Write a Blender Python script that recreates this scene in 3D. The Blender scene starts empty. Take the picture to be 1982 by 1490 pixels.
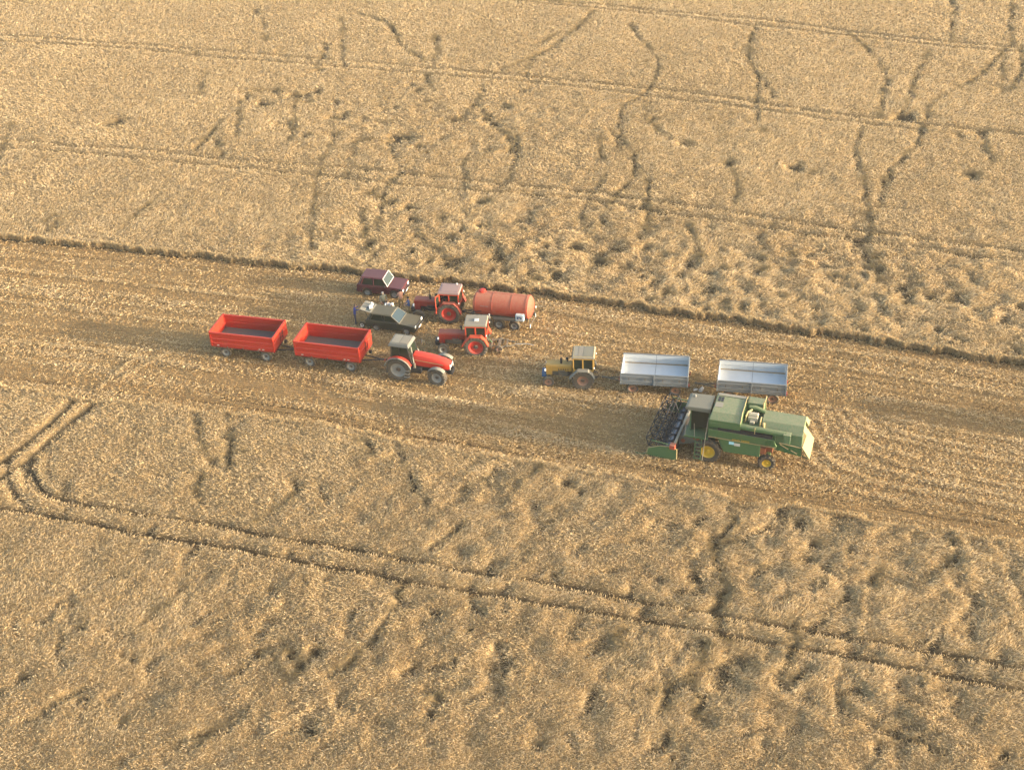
import bpy, bmesh, math, random
import numpy as np
from mathutils import Vector, Matrix, Euler

random.seed(7)
rng = np.random.default_rng(11)
S = bpy.context.scene
COL = S.collection
R = math.radians

# ------------------------------------------------------------------ camera
FPX, PITCH, ROLL, CAMH = 2546.3, R(35.15), R(-3.0575), 52.76      # focal length in px of a 1982 px wide picture
CX, CY, WPX = 991.0, 745.0, 1982.0
_F = np.array([0, math.cos(PITCH), -math.sin(PITCH)]); _R = np.array([1.0, 0, 0]); _U = np.cross(_R, _F)
CR = _R * math.cos(ROLL) + _U * math.sin(ROLL); CU = -_R * math.sin(ROLL) + _U * math.cos(ROLL)
cam_d = bpy.data.cameras.new('camera'); cam = bpy.data.objects.new('camera', cam_d); COL.objects.link(cam)
cam_d.sensor_width = 36.0; cam_d.lens = 36.0 * FPX / WPX; cam_d.clip_start = 0.5; cam_d.clip_end = 6000
cam.matrix_world = Matrix([[CR[0], CU[0], -_F[0], 0], [CR[1], CU[1], -_F[1], 0], [CR[2], CU[2], -_F[2], CAMH], [0, 0, 0, 1]])
S.camera = cam

# ------------------------------------------------------------------ light
SUN_AZ, SUN_EL = R(-16.5), R(9.4)            # azimuth counted from +x; the sun stands low to the right
sd = Vector((math.cos(SUN_AZ) * math.cos(SUN_EL), math.sin(SUN_AZ) * math.cos(SUN_EL), math.sin(SUN_EL)))
W = bpy.data.worlds.new('World'); S.world = W; W.use_nodes = True
nt = W.node_tree; nt.nodes.clear()
sky = nt.nodes.new('ShaderNodeTexSky'); sky.sky_type = 'NISHITA'; sky.sun_disc = False
sky.sun_elevation = SUN_EL; sky.sun_rotation = math.pi / 2 - SUN_AZ
sky.air_density = 1.0; sky.dust_density = 4.0; sky.ozone_density = 1.0
bg = nt.nodes.new('ShaderNodeBackground'); bg.inputs['Strength'].default_value = 0.14
wo = nt.nodes.new('ShaderNodeOutputWorld')
nt.links.new(sky.outputs[0], bg.inputs[0]); nt.links.new(bg.outputs[0], wo.inputs[0])
sun_d = bpy.data.lights.new('sun', 'SUN'); sun_d.energy = 2.7; sun_d.angle = R(0.9); sun_d.color = (1.0, 0.86, 0.68)
sun = bpy.data.objects.new('sun', sun_d); COL.objects.link(sun)
sun.rotation_euler = (-sd).to_track_quat('-Z', 'Y').to_euler()
S.view_settings.view_transform = 'Standard'; S.view_settings.look = 'None'
S.view_settings.gamma = 1.0; S.view_settings.use_curve_mapping = False
S.view_settings.exposure = 2.62
S.render.engine = 'CYCLES'
S.cycles.max_bounces = 5; S.cycles.diffuse_bounces = 3; S.cycles.glossy_bounces = 3; S.cycles.transmission_bounces = 4

# ------------------------------------------------------------------ where a point of the survey picture lies on the ground
def G(px, py, z=0.0):
    d = _F * FPX + CR * (px - CX) - CU * (py - CY)
    t = (z - CAMH) / d[2]
    return np.array([0, 0, CAMH]) + d * t
def GL(pts, z=0.0): return np.array([G(a, b, z)[:2] for a, b in pts])

# ------------------------------------------------------------------ materials
def nodes(name):
    m = bpy.data.materials.new(name); m.use_nodes = True
    t = m.node_tree; t.nodes.clear()
    o = t.nodes.new('ShaderNodeOutputMaterial'); b = t.nodes.new('ShaderNodeBsdfPrincipled')
    t.links.new(b.outputs[0], o.inputs[0])
    return m, t, b
def noise(t, scale, detail=4, rough=.6, vec='Object'):
    tc = t.nodes.new('ShaderNodeTexCoord'); n = t.nodes.new('ShaderNodeTexNoise')
    n.inputs['Scale'].default_value = scale; n.inputs['Detail'].default_value = detail; n.inputs['Roughness'].default_value = rough
    t.links.new(tc.outputs[vec], n.inputs['Vector']); return n
def ramp(t, fac, stops):
    r = t.nodes.new('ShaderNodeValToRGB'); e = r.color_ramp.elements
    e[0].position, e[0].color = stops[0][0], (*stops[0][1], 1); e[1].position, e[1].color = stops[-1][0], (*stops[-1][1], 1)
    for p, c in stops[1:-1]:
        x = e.new(p); x.color = (*c, 1)
    t.links.new(fac, r.inputs[0]); return r
def mixc(t, fac, a, b, mode='MIX'):
    m = t.nodes.new('ShaderNodeMix'); m.data_type = 'RGBA'; m.blend_type = mode
    for i, v in ((0, fac), (6, a), (7, b)):
        if hasattr(v, 'is_linked'): t.links.new(v, m.inputs[i])
        elif i == 0: m.inputs[0].default_value = v
        else: m.inputs[i].default_value = (*v, 1)
    return m.outputs[2]
def math_(t, op, a, b=None, clamp=False):
    m = t.nodes.new('ShaderNodeMath'); m.operation = op; m.use_clamp = clamp
    for i, v in enumerate((a, b)):
        if v is None: continue
        if hasattr(v, 'is_linked'): t.links.new(v, m.inputs[i])
        else: m.inputs[i].default_value = v
    return m.outputs[0]
DUST = (.27, .21, .13)
def paint(name, col, rough=.45, dust=.35, metal=0, top=.5, var=.25, scale=2.2, spec=.22):
    """Old machine paint: patchy, faded, with chaff dust lying on whatever faces up."""
    m, t, b = nodes(name)
    n = noise(t, scale, 5); n2 = noise(t, scale * 9, 4, .7)
    c = mixc(t, math_(t, 'MULTIPLY', n.outputs[0], var), col, tuple(min(1, x * .58 + .010) for x in col))
    geo = t.nodes.new('ShaderNodeNewGeometry'); sep = t.nodes.new('ShaderNodeSeparateXYZ'); t.links.new(geo.outputs['Normal'], sep.inputs[0])
    up = math_(t, 'MULTIPLY', math_(t, 'MAXIMUM', sep.outputs[2], 0.0), top)
    d = math_(t, 'ADD', up, dust, True)
    d = math_(t, 'MULTIPLY', d, ramp(t, n2.outputs[0], [(.3, (.35, .35, .35)), (.7, (1, 1, 1))]).outputs[0], True)
    t.links.new(mixc(t, d, c, DUST), b.inputs['Base Color'])
    t.links.new(math_(t, 'ADD', math_(t, 'MULTIPLY', d, .45), rough, True), b.inputs['Roughness'])
    b.inputs['Metallic'].default_value = metal; b.inputs['Specular IOR Level'].default_value = spec
    bu = t.nodes.new('ShaderNodeBump'); bu.inputs['Strength'].default_value = .12; bu.inputs['Distance'].default_value = .02
    t.links.new(n.outputs[0], bu.inputs['Height']); t.links.new(bu.outputs[0], b.inputs['Normal'])
    return m
M = dict(
    red_trailer=paint('red_trailer_paint', (.37, .017, .006), .45, .04, top=.10, var=.5, scale=1.3),
    residue=paint('straw_residue', (.20, .14, .07), .9, .1),
    red_bright=paint('red_hood_paint', (.40, .018, .010), .35, .03, top=.12, var=.25),
    red_old=paint('old_red_paint', (.22, .014, .010), .5, .06, top=.35),
    orange_old=paint('old_orange_paint', (.40, .042, .015), .5, .04, top=.15),
    tank_red=paint('tank_red_paint', (.33, .042, .02), .6, .14, top=.45, scale=1.1, var=.5),
    yellow_old=paint('old_yellow_paint', (.36, .21, .04), .5, .10, top=.3),
    maroon=paint('maroon_paint', (.060, .006, .013), .35, .02, top=.10, spec=.3),
    dark_green=paint('dark_green_paint', (.018, .022, .012), .4, .05, top=.30, spec=.25),
    green=paint('harvester_green_paint', (.030, .105, .036), .5, .15, top=.42, var=.4, scale=1.3),
    green_pale=paint('dusty_green_paint', (.048, .135, .062), .55, .24, top=.48, var=.4, scale=.9),
    green_dark=paint('dark_harvester_green', (.02, .09, .028), .45, .12, top=.25),
    cream=paint('cream_paint', (.27, .225, .105), .5, .12, top=.3),
    yellow_rim=paint('yellow_rim_paint', (.42, .27, .012), .4, .1, top=.1),
    roof_white=paint('white_roof_paint', (.16, .148, .12), .5, .12, top=.22),
    roof_pink=paint('faded_pink_roof_paint', (.21, .135, .13), .5, .10, top=.18),
    roof_grey=paint('grey_roof_paint', (.10, .11, .105), .45, .1, top=.2),
    cab_grey=paint('grey_cab_roof_paint', (.105, .115, .095), .5, .2, top=.25),
    panel_pale=paint('pale_panel_paint', (.18, .172, .14), .5, .15, top=.15),
    silver=paint('bare_aluminium_sheet', (.46, .485, .495), .45, .05, metal=.15, top=.08, var=.45, scale=1.6),
    slate=paint('slate_blue_paint', (.115, .14, .16), .5, .12, top=.3),
    floor_dark=paint('dark_trailer_floor', (.075, .06, .065), .7, .10, top=.14, var=.6, scale=1.4),
    black=paint('black_metal', (.018, .019, .022), .4, .02, top=.04),
    blue_steel=paint('worn_auger_steel', (.10, .105, .115), .22, .0, metal=.5, top=.03, spec=.7),
    chassis=paint('chassis_grey_paint', (.06, .058, .05), .6, .25, top=.3),
    tyre=paint('dusty_rubber', (.035, .034, .032), .8, .22, top=.2, var=.3),
    tyre_dark=paint('black_rubber', (.022, .021, .02), .8, .18, top=.2, var=.3),
    rim_grey=paint('grey_rim_paint', (.17, .18, .175), .5, .2, top=.2),
    rim_red=paint('red_rim_paint', (.34, .014, .010), .5, .08, top=.2),
    rim_rust=paint('rusty_rim_paint', (.20, .095, .065), .7, .25, top=.2),
    rim_white=paint('white_rim_paint', (.70, .68, .60), .5, .08, top=.1),
    hub_dark=paint('dark_hub', (.04, .03, .03), .6, .15),
    fender_grey=paint('grey_fender_rubber', (.11, .125, .12), .6, .22, top=.3),
    white=paint('white_plastic', (.46, .45, .42), .4, .03, top=.06),
    engine=paint('engine_block_paint', (.42, .38, .28), .5, .15, top=.25),
    rust=paint('rusty_brown_paint', (.24, .06, .025), .7, .2, top=.25),
    blue_paint=paint('blue_paint', (.03, .09, .20), .5, .05, top=.1),
    cyan=paint('pale_blue_paint', (.30, .58, .70), .5, .03, top=.05),
    skin=paint('skin', (.42, .22, .15), .6, .0, top=0, var=.15),
    hair=paint('brown_hair', (.035, .022, .015), .7, .0, top=0),
    hair_grey=paint('grey_hair', (.30, .27, .24), .7, .0, top=0),
)
def cloth(name, c): return paint('cloth_' + name, c, .9, .05, top=.08, scale=6)
CL = dict(blue=cloth('blue', (.03, .05, .24)), navy=cloth('navy', (.03, .04, .08)), grey=cloth('grey', (.13, .145, .12)), white=cloth('white', (.68, .64, .60)),
          khaki=cloth('khaki', (.22, .16, .07)), work=cloth('workwear_blue', (.05, .085, .19)), red=cloth('red', (.35, .03, .02)), tan=cloth('tan', (.34, .17, .09)), dark=cloth('dark', (.04, .035, .035)))
def glass(name, col, rough=.08):
    m, t, b = nodes(name)
    b.inputs['Base Color'].default_value = (*col, 1); b.inputs['Roughness'].default_value = rough
    b.inputs['Specular IOR Level'].default_value = .35
    return m
M['glass'] = glass('tinted_cab_glass', (.012, .018, .012), .2); M['glass_blue'] = glass('windscreen_glass', (.03, .045, .05), .15)
m_, t_, b_ = nodes('headlamp_glass'); b_.inputs['Base Color'].default_value = (.85, .85, .8, 1); b_.inputs['Roughness'].default_value = .1; M['lamp'] = m_

# ------------------------------------------------------------------ mesh helpers
class MB:
    def __init__(s): s.v = []; s.f = []
    def add(s, vs, fs, mat=None):
        n = len(s.v)
        s.v += [tuple(mat @ Vector(v)) if mat is not None else tuple(v) for v in vs]
        s.f += [tuple(i + n for i in f) for f in fs]; return s
    def box(s, x0, x1, y0, y1, z0, z1, mat=None):
        return s.add([(x0, y0, z0), (x1, y0, z0), (x1, y1, z0), (x0, y1, z0), (x0, y0, z1), (x1, y0, z1), (x1, y1, z1), (x0, y1, z1)],
                     [(3, 2, 1, 0), (4, 5, 6, 7), (0, 1, 5, 4), (1, 2, 6, 5), (2, 3, 7, 6), (3, 0, 4, 7)], mat)
    def hexa(s, b, t):      # bottom ring, top ring (any equal number of corners)
        n = len(b)
        return s.add(list(b) + list(t), [tuple(range(n - 1, -1, -1)), tuple(range(n, 2 * n))] + [(i, (i + 1) % n, n + (i + 1) % n, n + i) for i in range(n)])
    def prism(s, prof, y0, y1, mat=None):      # side profile (x, z), extruded across
        n = len(prof)
        a = sum(prof[i][0] * prof[(i + 1) % n][1] - prof[(i + 1) % n][0] * prof[i][1] for i in range(n))
        if a < 0: prof = prof[::-1]
        vs = [(x, y0, z) for x, z in prof] + [(x, y1, z) for x, z in prof]
        return s.add(vs, [tuple(range(n)), tuple(range(2 * n - 1, n - 1, -1))] + [(i, n + i, n + (i + 1) % n, (i + 1) % n) for i in range(n)], mat)
    def prism_x(s, prof, x0, x1):              # cross section (y, z), extruded along x
        n = len(prof)
        a = sum(prof[i][0] * prof[(i + 1) % n][1] - prof[(i + 1) % n][0] * prof[i][1] for i in range(n))
        if a < 0: prof = prof[::-1]
        vs = [(x0, y, z) for y, z in prof] + [(x1, y, z) for y, z in prof]
        return s.add(vs, [tuple(range(n - 1, -1, -1)), tuple(range(n, 2 * n))] + [(i, (i + 1) % n, n + (i + 1) % n, n + i) for i in range(n)])
    def tube(s, pts, r, n=8, r1=None):
        pts = [Vector(p) for p in pts]; k = len(pts); base = len(s.v)
        for i, p in enumerate(pts):
            d = (pts[min(i + 1, k - 1)] - pts[max(i - 1, 0)]).normalized()
            u = d.cross(Vector((0, 0, 1)) if abs(d.z) < .9 else Vector((1, 0, 0))).normalized(); w = d.cross(u)
            rr = r if r1 is None else r + (r1 - r) * i / (k - 1)
            s.v += [tuple(p + (u * math.cos(a) + w * math.sin(a)) * rr) for a in (2 * math.pi * j / n for j in range(n))]
        for i in range(k - 1):
            for j in range(n):
                a, b = base + i * n + j, base + i * n + (j + 1) % n
                s.f.append((a, b, b + n, a + n))
        s.f.append(tuple(base + j for j in range(n - 1, -1, -1))); s.f.append(tuple(base + (k - 1) * n + j for j in range(n)))
        return s
    def lathe(s, prof, axis='y', c=(0, 0, 0), n=24, cap=True):     # prof = [(radius, offset along the axis)]
        base = len(s.v)
        for r, h in prof:
            for j in range(n):
                a = 2 * math.pi * j / n; u, w = r * math.cos(a), r * math.sin(a)
                p = {'y': (u, h, w), 'x': (h, u, w), 'z': (u, w, h)}[axis]
                s.v.append((p[0] + c[0], p[1] + c[1], p[2] + c[2]))
        for i in range(len(prof) - 1):
            for j in range(n):
                a, b = base + i * n + j, base + i * n + (j + 1) % n
                s.f.append((a, a + n, b + n, b))
        if cap:
            s.f.append(tuple(base + j for j in range(n))); e = base + (len(prof) - 1) * n
            s.f.append(tuple(e + j for j in range(n - 1, -1, -1)))
        return s
    def mesh(s, name, mat, smooth=False):
        me = bpy.data.meshes.new(name); me.from_pydata(s.v, [], s.f); me.update()
        bm = bmesh.new(); bm.from_mesh(me); bmesh.ops.recalc_face_normals(bm, faces=bm.faces[:])
        if smooth:
            for f in bm.faces: f.smooth = True
            for e in bm.edges:
                if len(e.link_faces) == 2 and e.calc_face_angle(0) > R(35): e.smooth = False
        bm.to_mesh(me); bm.free(); me.materials.append(mat); return me
    def build(s, name, mat, parent=None, bevel=0, smooth=False, loc=None, rot=None, label=None):
        if isinstance(mat, str): mat = M[mat]
        o = bpy.data.objects.new(name, s.mesh(name, mat, smooth)); COL.objects.link(o)
        if parent: o.parent = parent
        if loc: o.location = loc
        if rot: o.rotation_euler = rot
        if bevel:
            b = o.modifiers.new('edge', 'BEVEL'); b.width = bevel; b.segments = 2; b.limit_method = 'ANGLE'; b.angle_limit = R(30)
        if label: o['label'] = label
        return o
def thing(name, label, cat, loc, ang=0, group=None):
    o = bpy.data.objects.new(name, None); COL.objects.link(o); o.empty_display_size = .3
    o.location = loc; o.rotation_euler = (0, 0, R(ang)); o['label'] = label; o['category'] = cat
    if group: o['group'] = group
    return o
def tag(o, label, cat, group=None, kind=None):
    if label: o['label'] = label
    if cat: o['category'] = cat
    if group: o['group'] = group
    if kind: o['kind'] = kind
    return o
def at(px, ang, half, side, fwd=0.0):
    """ground point under a vehicle's centre line, from the near wheel's contact point"""
    g = G(*px); a = R(ang)
    return (g[0] + math.sin(a) * half * side + math.cos(a) * fwd, g[1] - math.cos(a) * half * side + math.sin(a) * fwd, 0)
def copy_tree(o, parent=None):
    c = o.copy(); COL.objects.link(c); c.parent = parent
    for ch in list(o.children): copy_tree(ch, c)
    return c

WHEELS = {}
def wheel(parent, x, y, r, w, rim='rim_grey', rr=.6, lugs=0, tyre='tyre', side=1, hub='hub_dark', steer=0, name='wheel'):
    """wheel > tyre, rim: the wheel object itself carries the hub"""
    key = (r, w, rim, rr, lugs, tyre, hub)
    if key not in WHEELS:
        h = w / 2
        t = MB().lathe([(r * rr, -h * .8), (r * .86, -h), (r * .96, -h * .85), (r, -h * .5), (r, h * .5), (r * .96, h * .85), (r * .86, h), (r * rr, h * .8)], n=36, cap=False)
        if lugs:
            for i in range(lugs):
                for sgn in (-1, 1):
                    a = 2 * math.pi * (i + (.5 if sgn > 0 else 0)) / lugs
                    mt = Matrix.Rotation(a, 4, 'Y') @ Matrix.Translation((0, sgn * h * .5, r * .985)) @ Matrix.Rotation(sgn * R(40), 4, 'Z')
                    t.box(-.03, .03, -h * .58, h * .58, -.02, .045, mt)
                    mt = Matrix.Rotation(a, 4, 'Y') @ Matrix.Translation((0, sgn * h * .98, r * .90))
                    t.box(-.03, .03, -.02, .02, -r * .08, r * .08, mt)
        ri = MB().lathe([(r * rr, -h * .8), (r * rr * .93, -h * .72), (r * rr * .8, -h * .2), (r * rr * .45, -h * .15), (r * rr * .2, -h * .3), (r * rr * .2, h * .3), (r * rr * .45, h * .35), (r * rr * .8, h * .42), (r * rr * .93, h * .78), (r * rr, h * .84), (r * rr + .01, h * .7)], n=28, cap=False)
        hb = MB().lathe([(.02, -h * .34), (r * .19, -h * .34), (r * .19, h * .42), (r * .13, h * .62), (.02, h * .62)], n=14)
        for i in range(6):
            a = i * math.pi / 3; hb.lathe([(.018, h * .36), (.018, h * .5)], c=(r * rr * .36 * math.cos(a), 0, r * rr * .36 * math.sin(a)), n=6)
        WHEELS[key] = (t.mesh('tyre', M[tyre], True), ri.mesh('rim', M[rim], True), hb.mesh('wheel', M[hub], True))
    tm, rm, hm = WHEELS[key]
    o = bpy.data.objects.new(name, hm); COL.objects.link(o); o.parent = parent; o.location = (x, y, r)
    o.rotation_euler = (0, random.random() * 6, (0 if side > 0 else math.pi) + R(steer)); o.rotation_mode = 'XYZ'
    for n, me in (('tyre', tm), ('rim', rm)):
        c = bpy.data.objects.new(n, me); COL.objects.link(c); c.parent = o
    return o
def text_mesh(body, size, mat, parent, loc, rot, name='lettering', depth=.004):
    cu = bpy.data.curves.new(name, 'FONT'); cu.body = body; cu.size = size; cu.extrude = depth; cu.align_x = 'CENTER'; cu.align_y = 'CENTER'
    tmp = bpy.data.objects.new(name + '_source', cu); COL.objects.link(tmp)
    bpy.context.view_layer.update()
    me = bpy.data.meshes.new_from_object(tmp.evaluated_get(bpy.context.evaluated_depsgraph_get())); bpy.data.objects.remove(tmp)
    me.materials.clear(); me.materials.append(M[mat])
    o = bpy.data.objects.new(name, me); COL.objects.link(o); o.parent = parent; o.location = loc; o.rotation_euler = rot
    return o

# ------------------------------------------------------------------ fields (numpy)
def vnoise(x, y, scale, seed, octaves=1, gain=.5):
    """smooth value noise in 0..1"""
    out = np.zeros_like(x); amp = 1.0; tot = 0
    for o in range(octaves):
        r = np.random.default_rng(seed + 31 * o); T = r.random((257, 257))
        u = x / scale + 1000.3; v = y / scale + 1000.7
        iu = np.floor(u).astype(int); iv = np.floor(v).astype(int); fu = u - iu; fv = v - iv
        fu = fu * fu * (3 - 2 * fu); fv = fv * fv * (3 - 2 * fv); iu %= 256; iv %= 256
        out += amp * ((T[iv, iu] * (1 - fu) + T[iv, iu + 1] * fu) * (1 - fv) + (T[iv + 1, iu] * (1 - fu) + T[iv + 1, iu + 1] * fu) * fv)
        tot += amp; amp *= gain; scale = scale / 2.03
    return out / tot
def sstep(a, b, x):
    t = np.clip((x - a) / (b - a), 0, 1); return t * t * (3 - 2 * t)

CROP = 0.68
edge_up = GL([(-60, 459), (0, 464), (202, 483), (328, 494), (479, 509), (600, 521), (700, 532), (768, 540), (872, 549), (980, 563), (1039, 570), (1100, 581), (1200, 594), (1300, 608), (1400, 623),
              (1500, 638), (1549, 643), (1646, 657), (1719, 668), (1792, 681), (1840, 689), (1889, 696), (1962, 706), (2060, 722)])
edge_lo = GL([(-60, 735), (0, 742), (150, 762), (200, 767), (297, 778), (382, 787), (442, 790), (503, 800), (600, 813), (700, 832), (841, 860), (1000, 885), (1120, 902), (1230, 918), (1282, 932),
              (1400, 950), (1423, 964), (1500, 968), (1600, 978), (1741, 1010), (1870, 1026), (1982, 1041), (2060, 1052)], CROP)
def ext(e):
    d0 = e[0] - e[1]; d1 = e[-1] - e[-2]; d0 /= np.hypot(*d0); d1 /= np.hypot(*d1)
    return np.vstack([e[0] + d0 * 400, e, e[-1] + d1 * 400])
edge_up, edge_lo = ext(edge_up), ext(edge_lo)
def y_up(x): return np.interp(x, edge_up[:, 0], edge_up[:, 1])
def y_lo(x): return np.interp(x, edge_lo[:, 0], edge_lo[:, 1])

TRAM = [  # wheelings of the sprayer, two lines each; (points, half width m, depth 0..1)
    ([(1000, -6), (1063, 1), (1180, 10), (1282, 22), (1420, 33), (1480, 38), (1620, 56), (1750, 72), (1900, 86), (2000, 93)], .26, .8),
    ([(940, -6), (1282, 28), (1420, 44), (1600, 64), (1700, 74), (1820, 88), (2000, 103)], .24, .6),
    ([(-20, 67), (80, 72), (200, 82), (300, 88), (410, 97), (550, 108), (700, 119), (860, 132), (990, 143), (1150, 158), (1250, 168), (1340, 177), (1420, 190), (1500, 203), (1600, 218), (1700, 227), (1800, 240), (2000, 260)], .28, .85),
    ([(-20, 78), (100, 83), (200, 90), (300, 97), (410, 110), (520, 118), (650, 128), (800, 140), (930, 150), (1030, 157), (1200, 176), (1282, 188), (1400, 200), (1500, 215), (1600, 230), (1700, 240), (1780, 251)], .25, .75),
    ([(-20, 269), (60, 273), (150, 281), (280, 288), (330, 294), (440, 307), (600, 318), (700, 325), (820, 338), (950, 352), (1063, 362), (1150, 370), (1282, 388), (1380, 402), (1494, 420), (1550, 428), (1635, 440), (1688, 447), (1812, 463), (2000, 486)], .26, .7),
    ([(-20, 283), (150, 293), (364, 315), (500, 325), (650, 341), (800, 358), (900, 366), (1000, 372), (1100, 380), (1200, 392), (1282, 408), (1381, 422), (1450, 432), (1540, 447), (1635, 459), (1741, 472), (1812, 482), (2000, 505)], .26, .7),
    ([(62, 880), (60, 905), (68, 930), (84, 950), (110, 960), (160, 972), (230, 982), (300, 995), (403, 1008), (480, 1025), (560, 1040), (620, 1047), (700, 1062), (799, 1080), (898, 1101), (1018, 1118), (1159, 1140), (1265, 1164), (1371, 1182),
      (1450, 1198), (1557, 1214), (1671, 1232), (1812, 1257), (2010, 1294)], .27, .95),
    ([(-20, 978), (35, 983), (100, 995), (180, 1010), (280, 1030), (400, 1048), (500, 1065), (560, 1078), (640, 1093), (700, 1101), (799, 1122), (912, 1140), (1018, 1157), (1124, 1175), (1230, 1193), (1336, 1210), (1450, 1232), (1565, 1253), (1688, 1275), (1812, 1299), (2010, 1336)], .31, 1.0),
    ([(152, 764), (117, 800), (71, 839), (21, 878), (-20, 905)], .3, 1.0),
    ([(206, 761), (155, 800), (117, 832), (57, 885), (14, 913), (-20, 935)], .3, 1.0),
    ([(21, 878), (16, 905), (18, 935), (35, 962), (70, 985)], .28, .7), ([(97, 870), (92, 900), (100, 930), (120, 945)], .2, .5), ([(45, 900), (48, 925), (60, 950)], .2, .6),
]
CRACK = [  # lodging cracks and animal trails
    [(660, 35), (667, 60), (661, 75), (663, 100), (664, 125)], [(692, 25), (740, 40), (765, 55), (775, 85), (800, 105), (820, 120)], [(840, 70), (845, 100), (838, 118)], [(825, 150), (838, 175)],
    [(1145, 22), (1120, 50), (1090, 72), (1060, 95), (1030, 108), (1020, 142)], [(1060, 95), (1000, 120), (965, 135)], [(1085, 60), (1060, 75), (1030, 90)],
    [(1220, 45), (1235, 75), (1262, 95), (1275, 120), (1265, 160), (1250, 178), (1205, 200), (1195, 240), (1215, 285), (1230, 310), (1228, 340), (1210, 360), (1180, 390), (1165, 430), (1140, 460)],
    [(1250, 195), (1248, 225), (1275, 255), (1300, 270)], [(1460, 50), (1450, 85), (1450, 115), (1470, 150), (1490, 170), (1497, 190)], [(1670, 85), (1710, 130), (1718, 155), (1705, 195), (1700, 225)],
    [(1840, -5), (1848, 20), (1840, 75)], [(1960, -5), (1955, 40), (1958, 85), (1940, 100), (1900, 140), (1870, 160), (1820, 185), (1795, 205), (1790, 240), (1775, 275), (1740, 310), (1715, 345), (1705, 380), (1700, 400)],
    [(1800, 95), (1775, 140), (1760, 190), (1745, 215)], [(1670, 245), (1655, 275), (1658, 310), (1670, 335), (1675, 370), (1682, 410), (1688, 445), (1670, 472), (1680, 500), (1700, 540), (1720, 570)],
    [(1400, 310), (1425, 340), (1428, 370), (1420, 392)], [(478, 180), (460, 200), (463, 230), (455, 262)], [(402, 140), (388, 160), (385, 183)], [(430, 230), (400, 265), (378, 290)], [(415, 265), (430, 298)],
    [(648, 265), (625, 300), (612, 350), (605, 410), (602, 480)], [(1000, 260), (998, 300), (985, 350)], [(95, 445), (85, 430), (105, 415)], [(225, 450), (260, 415), (300, 385), (325, 350)], [(560, 235), (570, 270)], [(555, 190), (520, 172), (470, 176)],
    [(935, 165), (925, 195), (890, 230)], [(925, 200), (955, 240), (975, 255), (990, 290)], [(1640, 60), (1660, 80)], [(1330, 430), (1345, 470), (1360, 500)], [(1480, 480), (1470, 450), (1500, 430)],
    [(700, 400), (705, 430), (712, 470), (720, 500), (712, 530)], [(800, 440), (830, 470), (870, 500), (885, 520)], [(960, 470), (975, 500), (980, 530)], [(1140, 560), (1150, 590)], [(1975, 670), (1972, 700)],
    [(1417, 968), (1412, 1010), (1380, 1050), (1385, 1090), (1405, 1140), (1385, 1185), (1400, 1230), (1430, 1260), (1460, 1290), (1500, 1300), (1530, 1310)], [(1410, 1040), (1440, 1045), (1460, 1060)],
    [(590, 940), (560, 965), (530, 985), (490, 1010)], [(500, 1265), (470, 1285), (440, 1305)], [(520, 1245), (535, 1280), (560, 1310)], [(560, 1250), (580, 1290), (570, 1310)], [(785, 1125), (765, 1175), (745, 1205), (715, 1240)], [(700, 1255), (660, 1290), (640, 1300)],
    [(335, 1160), (300, 1185), (270, 1205)], [(1040, 905), (1000, 930), (990, 955)], [(900, 950), (930, 925), (960, 905)], [(1370, 1245), (1345, 1290), (1300, 1320), (1285, 1370)], [(1335, 1310), (1350, 1350), (1345, 1380)],
    [(150, 1335), (100, 1365), (30, 1410)], [(480, 1365), (430, 1400), (380, 1430)], [(775, 850), (780, 890), (800, 930), (820, 970)], [(900, 1010), (860, 1040), (830, 1060)], [(1530, 1190), (1535, 1230), (1530, 1280)], [(1640, 1150), (1620, 1165), (1590, 1190)],
    [(1700, 1100), (1690, 1130)], [(1780, 1130), (1800, 1110), (1840, 1080)], [(1620, 1330), (1640, 1370), (1720, 1410), (1830, 1450)], [(440, 790), (448, 850), (445, 900)], [(380, 800), (385, 850), (405, 880), (420, 890), (440, 880), (470, 870)],
    [(395, 920), (375, 945), (388, 975)], [(700, 850), (720, 875)], [(1240, 1200), (1200, 1210), (1190, 1240), (1210, 1250)],
]
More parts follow.
